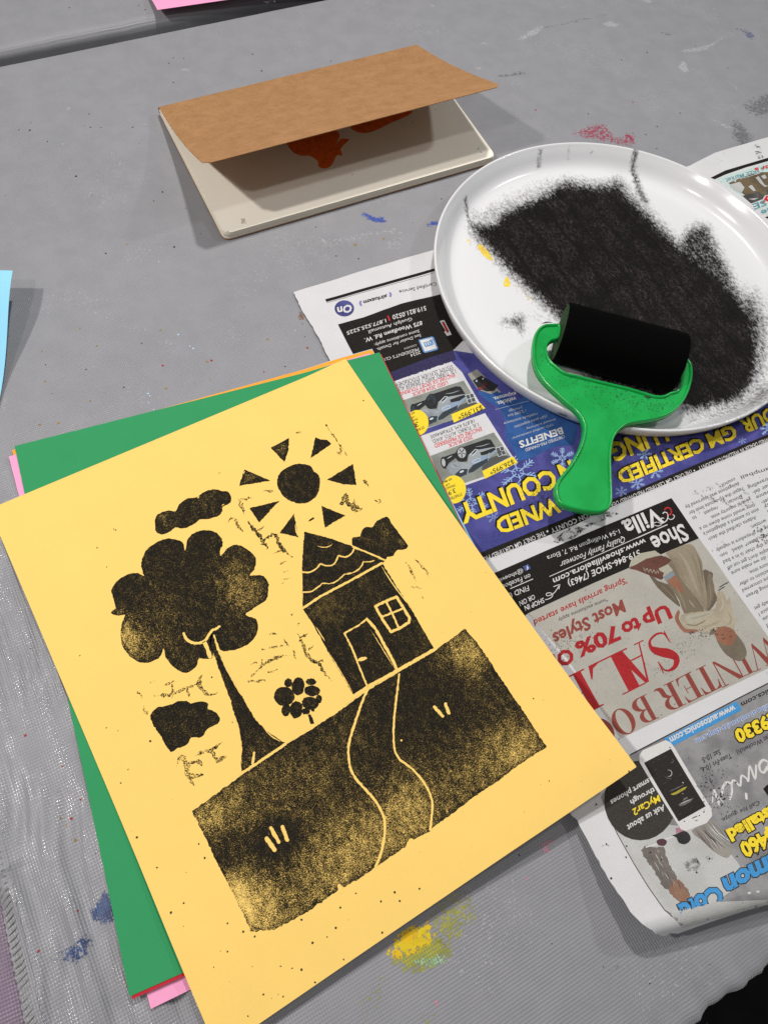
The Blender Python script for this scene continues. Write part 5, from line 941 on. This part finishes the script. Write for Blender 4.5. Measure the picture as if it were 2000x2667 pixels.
# ================================================================== NOTEBOOK
def notebook():
    zt = 6.0
    s0, s1 = P(*DS(343, 232), zt)[:2], P(*DS(900, 97), zt)[:2]; f0, f1 = P(*DS(483, 506), zt)[:2], P(*DS(1073, 336), zt)[:2]
    nb = empty('notebook', ((s0[0]+f1[0])/2, (s0[1]+f1[1])/2, 0), 'kraft covered notebook lying half open with an orange painting inside', 'notebook')
    page = paper('cream_page', (250, 243, 228), .04, .8, .15); edge = None
    k = NT('page_edges'); wv = k.n('ShaderNodeSeparateXYZ'); k.put(wv.inputs[0], k.co); ln = k.math('SINE', k.math('ADD', k.math('MULTIPLY', wv.outputs[2], 9500), k.math('MULTIPLY', k.noise(60, 2), 6)))
    k.base(k.mix(k.rng(ln, -1, .6), lin((196, 184, 162)), lin((248, 240, 224)))); k.set(.85, .1); edge = k.m
    def rounded(c, r, which):
        out = []
        for i in range(4):
            p, a, b = c[i], c[i-1], c[(i+1) % 4]; u = (a-p)/np.linalg.norm(a-p); w = (b-p)/np.linalg.norm(b-p)
            if i in which:
                for t in np.linspace(0, 1, 7): out.append((1-t)**2*(p+u*r)+2*t*(1-t)*p+t*t*(p+w*r))
            else: out.append(p)
        return np.array(out)
    base = rounded([s0, f0, f1, s1], 6.0, (1, 2))
    mb = MB(); cen = base.mean(0)
    # leaves: four slightly shifted blocks, the top one a touch shorter
    z0 = 1.0
    for z1_, sc in ((2.1, 1.0), (3.3, .997), (4.6, 1.0), (5.4, .9965), (6.0, .994)):
        o = cen+(base-cen)*sc; n = len(o); mb.add([(x, y, z0) for x, y in o]+[(x, y, z1_) for x, y in o], [(i, (i+1) % n, n+(i+1) % n, n+i) for i in range(n)], edge)
        vv, ff = tri(o); V3 = [(x, y, z1_) for x, y in vv]; mb.add(V3, upfaces(V3, ff), page); z0 = z1_+.02
    S = Surf(mb, lambda x, y: 6.0)
    op = plain('orange_paint', (255, 112, 38), .45, .4, .25, 300, .0002)
    S.poly([(630, 455), (650, 500), (690, 520), (730, 522), (765, 545), (770, 570), (800, 578), (830, 560), (850, 520), (875, 520), (868, 490), (900, 455), (905, 448), (870, 445), (850, 470), (862, 420), (800, 400), (700, 420)], .05, op, b3, smooth=3); S.poly([(915, 385), (930, 410), (975, 420), (1030, 405), (1090, 375), (1160, 345), (1180, 320), (1000, 330)], .05, op, b3, smooth=3)
    smd = stain('page_smudge', (150, 136, 120), weave=False, amt=.5)
    S.poly([(420, 800), (440, 800), (450, 825), (425, 825)], .05, smd, b3, inkf=.6)
    sp = plain('page_speck', (90, 74, 60), .7, .2)
    for x, y in ((1290, 315), (1480, 490), (1492, 505), (365, 860), (1190, 372), (920, 605)): S.dot(P(*b3(x, y), 6.0), .6, .06, sp)
    mb.build('page_block', nb)
    # back cover under the leaves
    mb = MB(); o = cen+(base-cen)*1.002; n = len(o); mb.add([(x, y, .15) for x, y in o]+[(x, y, .95) for x, y in o], [(i, (i+1) % n, n+(i+1) % n, n+i) for i in range(n)]+[tuple(range(n, 2*n))], m_kraft); mb.build('back_cover', nb)
    # front cover hinged at the far edge, slightly bowed
    q0, q1 = P(*DS(441, 354), 53)[:], P(*DS(1086, 184), 53)[:]
    a0, a1_ = np.array([*s0, 6.6]), np.array([*s1, 6.6])
    mb = MB(); nu, nv = 24, 24; V = []; th = .45
    for j in range(nv+1):
        t = j/nv
        for i in range(nu+1):
            u = i/nu; A = a0+(a1_-a0)*u; B = q0+(q1-q0)*u; q = A+(B-A)*t
            q = q.copy(); q[2] += -5.0*math.sin(math.pi*t)*(1-.5*u)            # the card sags between hinge and free edge
            if t > .965: # rounded free corners
                r = (t-.965)/.035; uu = .022*(1-math.sqrt(max(0, 1-r*r))); q = (A+(B-A)*t)+((a1_-a0)*(uu if u < .5 else -uu))*(abs(u-.5)*2)**6
            V.append(tuple(q))
    w = nu+1; top = [(j*w+i, (j+1)*w+i, (j+1)*w+i+1, j*w+i+1) for j in range(nv) for i in range(nu)]; n = len(V)
    rim = [j*w for j in range(nv)]+[nv*w+i for i in range(nu)]+[j*w+nu for j in range(nv, 0, -1)]+[i for i in range(nu, 0, -1)]
    mb.add(V, top, m_kraft, smooth=True); mb.add([(x, y, z-th) for x, y, z in V], [tuple(reversed(f)) for f in top], m_kraft, smooth=True)
    k = len(rim); mb.add([V[i] for i in rim]+[(V[i][0], V[i][1], V[i][2]-th) for i in rim], [(i, (i+1) % k, k+(i+1) % k, k+i) for i in range(k)], m_kraft)
    mb.build('front_cover', nb)
    # folded spine
    mb = MB(); V = []; sd = (s1-s0)/np.linalg.norm(s1-s0); sn = np.array([-sd[1], sd[0]])
    pr = [(0.2, .5), (1.0, .9), (1.5, 2.4), (1.5, 4.4), (1.0, 6.0), (0, 6.6)]
    for o_, z in pr:
        for p_ in (s0, s1): V.append((p_[0]+sn[0]*o_, p_[1]+sn[1]*o_, z))
    mb.add(V, [(2*i, 2*i+1, 2*i+3, 2*i+2) for i in range(len(pr)-1)], m_kraft); mb.build('spine', nb)
notebook()

# ================================================================== PLATE
PC = np.array([392.9, 6.9]); PR = 127.4
def plate():
    mb = MB(); NA = 300
    prof = [(0.01, 3.3)]+[(r, 3.3) for r in np.arange(2.0, 108, 1.6)]+[(109.5, 3.45), (111.5, 3.9), (113.5, 4.8), (115.3, 6.3), (116.8, 8.2), (118.2, 10.4), (119.6, 12.8), (121.2, 14.8), (122.4, 16.4), (122.9, 17.1), (123.3, 17.45), (123.8, 17.5), (124.3, 17.3), (124.6, 16.6)]
    out = [(124.0, 13.5), (122.6, 9.5), (121.0, 6.0), (118.5, 3.6), (115, 2.2), (110, 1.6), (104, 1.4), (0.01, 1.4)]
    full = [(q*PR/124.6 if q > 108 else q*1.02, z) for q, z in prof+out]; V = []
    for r, z in full:
        for k in range(NA):
            a = 2*math.pi*k/NA; V.append((PC[0]+r*math.cos(a), PC[1]+r*math.sin(a), z))
    Fs = [(j*NA+i, j*NA+(i+1) % NA, (j+1)*NA+(i+1) % NA, (j+1)*NA+i) for j in range(len(full)-1) for i in range(NA)]
    Fs = [tuple(reversed(f)) for f in Fs]
    px = Qn(np.array(V)); iv = np.full(len(V), -1.0)
    def put(pts, fr, dens, feather, smooth=3):
        nonlocal iv
        pp = catmull([fr(*q) for q in pts], smooth); d = sdist(pp, px); iv = np.maximum(iv, np.clip(dens*np.clip(.5+d/(2*feather), -.2, 1.25), -1, 1.3))
    put([(385, 305), (470, 300), (520, 245), (640, 195), (720, 155), (780, 118), (850, 128), (960, 135), (1010, 118), (1060, 175), (1110, 225), (1180, 295), (1260, 375), (1330, 432), (1420, 485), (1500, 565), (1560, 640), (1610, 760), (1620, 900), (1590, 1000), (1530, 1065), (1420, 1095), (1330, 1115), (1270, 1090), (1100, 1030), (980, 1005), (880, 960), (850, 890), (775, 745), (700, 660), (600, 570), (530, 500), (460, 425), (400, 365)], z3, 1.16, 30)
    put([(1265, 375), (1320, 305), (1405, 300), (1440, 375), (1490, 470), (1535, 570), (1575, 660), (1460, 640), (1340, 540), (1220, 420)], z3, .66, 16)
    put([(1480, 640), (1600, 610), (1655, 700), (1660, 850), (1640, 960), (1590, 1040), (1500, 1100)], z3, .85, 42)
    put([(1280, 1060), (1400, 1090), (1560, 1060), (1600, 980), (1690, 1010), (1659, 1080), (1540, 1120), (1350, 1150)], z3, .70, 40)
    put([(498, 722), (530, 705), (575, 690), (612, 700), (610, 770), (600, 785), (560, 758), (520, 745)], z3, .66, 16); put([(610, 700), (690, 690), (740, 730), (660, 720)], z3, .4, 20)
    put([(380, 290), (365, 240), (420, 250), (480, 215), (620, 150), (760, 110), (660, 185), (520, 250), (470, 300)], z3, .58, 26)
    for pts, w, dn in (([(1088, 648), (1080, 690), (1074, 730), (1088, 770)], 12, .8), ([(1095, 650), (1085, 700)], 6, .6), ([(1090, 780), (1105, 820), (1130, 870)], 16, .7), ([(676, 645), (668, 690), (668, 720)], 9, .55), ([(800, 632), (798, 690)], 6, .35), ([(352, 850), (354, 890), (366, 950), (380, 985)], 8, .66), ([(985, 640), (990, 700)], 0, 0), ([(890, 640), (898, 655)], 5, .5)):
        if not w: continue
        pp = catmull([z2(*q) for q in pts], 5, False); d = np.min([np.linalg.norm(px-q, axis=1) for q in densify(pp, 4, False)], axis=0)
        iv = np.maximum(iv, dn*np.clip(1.25-d/(w*.60277*1.4), -1, 1))
    put([(742, 1125), (765, 1118), (800, 1135), (780, 1145), (748, 1150)], z3, .9, 7); put([(1590, 985), (1620, 1000), (1665, 1020), (1640, 1035)], z3, .8, 10)
    iv[len(prof)*NA+2*NA:] = -1
    k = NT('plate_ink_and_glaze'); a = k.attr('ink')
    st = k.stretch((1, .38, 1), math.radians(38)); f = k.noise(1050, 4, .7, st); g = k.noise(420, 3, .6); h = k.noise(60, 3, .5)
    v = k.math('ADD', k.math('MULTIPLY', f, .6), k.math('MULTIPLY', g, .4)); v = k.rng(v, .32, .68)
    v2 = k.math('ADD', k.math('MULTIPLY', v, .50), .22); cov = k.rng(k.math('SUBTRACT', a, v2), -.34, .46)
    spk = k.rng(k.noise(700, 1, .5), .72, .76); cov = k.math('MAXIMUM', cov, k.math('MULTIPLY', spk, .0))
    f2 = k.noise(1900, 3, .65, k.stretch((1, .5, 1), math.radians(38))); thick = k.math('MULTIPLY', k.rng(k.math('ADD', k.math('MULTIPLY', f, .5), k.math('MULTIPLY', f2, .5)), .46, .66), k.rng(k.math('ADD', h, k.math('MULTIPLY', g, .3)), .5, .75, .25, 1.0))
    blackc = k.mix(thick, lin((7, 6, 6)), lin((78, 70, 68)))
    rd = P(1579, 816, 3.3)[:2]-P(1410, 587, 3.3)[:2]; ra = math.atan2(rd[1], rd[0])
    xr = k.n('ShaderNodeSeparateXYZ'); k.put(xr.inputs[0], k.stretch((1, 1, 1), -ra)); trk = k.math('SINE', k.math('ADD', k.math('MULTIPLY', xr.outputs[1], 330), k.math('MULTIPLY', k.noise(14, 3), 9)))
    trk2 = k.math('SINE', k.math('ADD', k.math('MULTIPLY', xr.outputs[1], 900), k.math('MULTIPLY', k.noise(9, 2), 6)))
    blackc = k.mix(k.math('MULTIPLY', k.rng(trk, .80, 1.0), .75), blackc, lin((9, 8, 8))); blackc = k.mix(k.math('MULTIPLY', k.rng(trk2, .2, 1.0), .35), blackc, lin((14, 12, 12)))
    k.base(k.mix(cov, lin((226, 226, 228)), blackc)); k.put(k.b.inputs['Roughness'], k.math('ADD', k.math('MULTIPLY', cov, .42), .16)); k.put(k.b.inputs['Specular IOR Level'], k.math('SUBTRACT', .5, k.math('MULTIPLY', cov, .40)))
    k.bump(k.math('MULTIPLY', cov, f), .0006, .8)
    mb.add(V, Fs, k.m, iv, smooth=True)
    S = Surf(mb, lambda x, y: 3.3)
    ye = stain('yellow_trace', (246, 220, 60), (240, 200, 40), weave=False, amt=.9)
    for pts, d in (([(405, 395), (425, 395), (455, 430), (470, 460), (450, 455), (420, 430)], .85), ([(355, 375), (370, 370), (375, 392)], .7), ([(520, 545), (535, 532), (545, 570), (518, 572)], .9), ([(600, 600), (640, 630), (660, 660), (620, 630)], .3), ([(560, 560), (600, 590), (590, 600)], .35), ([(1460, 280), (1480, 290), (1470, 305)], .4)):
        S.poly(pts, .06, ye, z3, grid=1.5, smooth=3, inkf=d)
    sp = plain('plate_speck', (40, 38, 38), .5, .3)
    for x, y in ((600, 75), (575, 45), (1095, 60), (660, 120), (545, 740), (480, 310), (545, 130), (705, 115), (1185, 15)): 
        S.dot(P(*z3(x, y), 3.3), .45, .06, sp)
    for _ in range(90):
        x, y = random.gauss(820, 330), random.gauss(90, 40); q = P(*z3(x, y), 3.3)
        if np.hypot(q[0]-PC[0], q[1]-PC[1]) < 106: S.dot(q, random.uniform(.12, .3), .06, sp)
    for _ in range(26):
        q = P(*z3(random.gauss(1500, 80), random.gauss(1120, 30)), 3.3)
        if np.hypot(q[0]-PC[0], q[1]-PC[1]) < 106: S.dot(q, random.uniform(.12, .3), .06, sp)
    return mb.build('plate', None, (PC[0], PC[1], 0), ('white round plate with a raised rim and rolled out black ink', 'plate'))
plate()

# ================================================================== BRAYER
def brayer():
    ZH = 21.5
    outer = [(440, 350), (380, 340), (310, 350), (262, 400), (242, 480), (240, 560), (255, 650), (290, 720), (350, 790), (420, 855), (480, 910), (540, 960), (580, 1010), (605, 1070), (605, 1130), (580, 1220), (540, 1300), (490, 1380), (440, 1440), (408, 1490), (400, 1545), (412, 1600), (440, 1640), (500, 1665), (580, 1685), (650, 1697), (720, 1700), (780, 1680), (808, 1640), (815, 1580), (812, 1480), (808, 1380), (808, 1280), (820, 1190), (840, 1140), (880, 1095), (930, 1065), (1000, 1050), (1100, 1035), (1190, 1010), (1260, 970), (1320, 910), (1360, 840), (1385, 760), (1393, 690), (1385, 630), (1355, 592), (1328, 606)]
    inner = [(1318, 660), (1300, 720), (1296, 775), (1272, 820), (1230, 832), (1180, 855), (1120, 855), (1050, 835), (950, 805), (850, 780), (700, 745), (560, 710), (480, 690), (410, 640), (368, 600), (348, 550), (348, 500), (378, 462), (432, 440)]
    br = empty('brayer', (330, -70, 3.3), 'green handled ink roller resting across the rim of the white plate', 'ink roller')
    k = NT('green_plastic'); f = k.noise(60, 2); c = lin((30, 178, 84)); k.base(k.mix(k.rng(f, .3, .7), lin((16, 156, 68)), lin((26, 170, 80)))); k.set(.23, .5); k.set(**{'Subsurface Weight': .12}); k.put(k.b.inputs['Subsurface Radius'], (.002, .006, .002)); k.bump(k.noise(500, 2), .00003, .3); green = k.m
    zf = lambda x, y: ZH
    pts = catmull([z4(*q) for q in outer+inner], 4)
    xy = np.array([P(x, y, ZH)[:2] for x, y in pts])
    mb = MB(); v, fc = tri(xy, 3.0); sd = sdist(xy, v)
    # web: recessed inside a rolled border
    h = np.full(len(v), -.55)
    top = np.column_stack([v, ZH+h]); mb.add(top, upfaces(top, fc), green, smooth=True)
    bot = np.column_stack([v, np.full(len(v), ZH-3.2)]); mb.add(bot, [tuple(reversed(q)) for q in upfaces(bot, fc)], green, smooth=True)
    cl = densify(xy, 1.6); n = len(cl); ns = 10
    t = np.roll(cl, -1, 0)-np.roll(cl, 1, 0); t /= np.linalg.norm(t, axis=1)[:, None]; nr = np.column_stack([-t[:, 1], t[:, 0]])
    area = .5*np.sum(cl[:, 0]*np.roll(cl[:, 1], -1)-np.roll(cl[:, 0], -1)*cl[:, 1]); nr = nr if area > 0 else -nr       # inward normal
    rt, rz = 1.05, 2.3; V = []
    for i in range(n):
        for j in range(ns):
            a = 2*math.pi*j/ns; V.append((cl[i, 0]+nr[i, 0]*(rt*.9+rt*math.cos(a)), cl[i, 1]+nr[i, 1]*(rt*.9+rt*math.cos(a)), ZH-1.2+rz*math.sin(a)))
    Fs = [(i*ns+j, ((i+1) % n)*ns+j, ((i+1) % n)*ns+(j+1) % ns, i*ns+(j+1) % ns) for i in range(n) for j in range(ns)]
    mb.add(V, Fs if area < 0 else [tuple(reversed(q)) for q in Fs], green, smooth=True)
    sp = plain('handle_spatter', (16, 40, 24), .4, .5)
    rows = np.array(v); zt = {}
    SV = top
    def zat(x, y):
        i = np.argmin((SV[:, 0]-x)**2+(SV[:, 1]-y)**2); return SV[i, 2]
    S = Surf(mb, zat)
    def dots(n, cx, cy, sx, sy, rot, r):
        c, s = math.cos(rot), math.sin(rot)
        for _ in range(n):
            a, b = random.gauss(0, sx), random.gauss(0, sy); q = P(*z4(cx+a*c-b*s, cy+a*s+b*c), ZH)
            if sdist(xy, q[None, :2])[0] > 2.4: S.dot(q, random.uniform(*r), .08, sp)
    dots(230, 960, 880, 260, 40, .25, (.2, .46)); dots(90, 960, 960, 200, 60, .2, (.16, .4)); dots(40, 600, 800, 110, 60, .5, (.2, .45)); dots(14, 700, 1000, 120, 120, 0, (.1, .25)); dots(18, 1200, 900, 60, 30, -.5, (.15, .4)); dots(12, 290, 650, 20, 60, 0, (.2, .5))
    for pts_, w in (([(590, 1232), (602, 1222)], 6), ([(1040, 862), (1070, 872), (1100, 868)], 16), ([(262, 632), (275, 668)], 10), ([(300, 352), (340, 341), (380, 344)], 12), ([(1300, 770), (1285, 812), (1240, 834)], 13), ([(1340, 640), (1322, 690)], 9), ([(1372, 620), (1386, 660)], 9)): S.stroke(pts_, w, 1.75 if w in (12, 13, 9) else .5, sp, z4, taper=True)
    mb.build('handle', br)
    # foam roller on its axle
    rr = 18.8; z0 = 3.3+rr+.1
    L0, L1 = P(*z4(436, 402), z0), P(*z4(1286, 626), z0)
    ax = (L1-L0); ln = np.linalg.norm(ax); ax = ax/ln; up = np.array([0, 0, 1.0]); sdv = np.cross(ax, up)
    kk = NT('inked_foam'); f = kk.noise(1500, 3, .7); g = kk.n('ShaderNodeTexVoronoi'); kk.put(g.inputs['Vector'], kk.co); g.inputs['Scale'].default_value = 1300
    kk.base(kk.mix(kk.rng(f, .5, .8), lin((3, 3, 3)), lin((12, 11, 11)))); kk.set(.9, .05); kk.bump(g.outputs['Distance'], .0003, .6); foam = kk.m
    def cyl(mb, c0_, c1_, r, m, seg=72, prof=None, endm=None):
        d = c1_-c0_; prof = prof or [(0, r), (1, r)]; V = []
        for t, q in prof:
            for j in range(seg):
                a = 2*math.pi*j/seg; V.append(tuple(c0_+d*t+(up*math.cos(a)+sdv*math.sin(a))*q))
        mb.add(V, [(i*seg+j, i*seg+(j+1) % seg, (i+1)*seg+(j+1) % seg, (i+1)*seg+j) for i in range(len(prof)-1) for j in range(seg)], m, smooth=True)
        for i0, c in ((0, c0_), ((len(prof)-1)*seg, c1_)):
            o = len(mb.v); VV = [tuple(c)]+[V[i0+j] for j in range(seg)]; mb.add(VV, [(0, 1+j, 1+(j+1) % seg) for j in range(seg)], endm or m)
    mb = MB(); pr = [(0, rr-1.3), (.003, rr-.6), (.010, rr-.15), (.02, rr)]+[(t, rr+.12*math.sin(t*37)+.08*math.sin(t*91)) for t in np.linspace(.05, .95, 24)]+[(.98, rr), (.99, rr-.15), (.997, rr-.6), (1, rr-1.3)]
    cyl(mb, L0, L1, rr, foam, 72, pr, ink('foam_end', (38, 66, 30), .3, .8, .1)); roller = mb.build('roller', br)
    mb = MB(); cyl(mb, L0-ax*4.5, L1+ax*3.5, 3.2, green, 24); mb.build('axle', roller)
brayer()
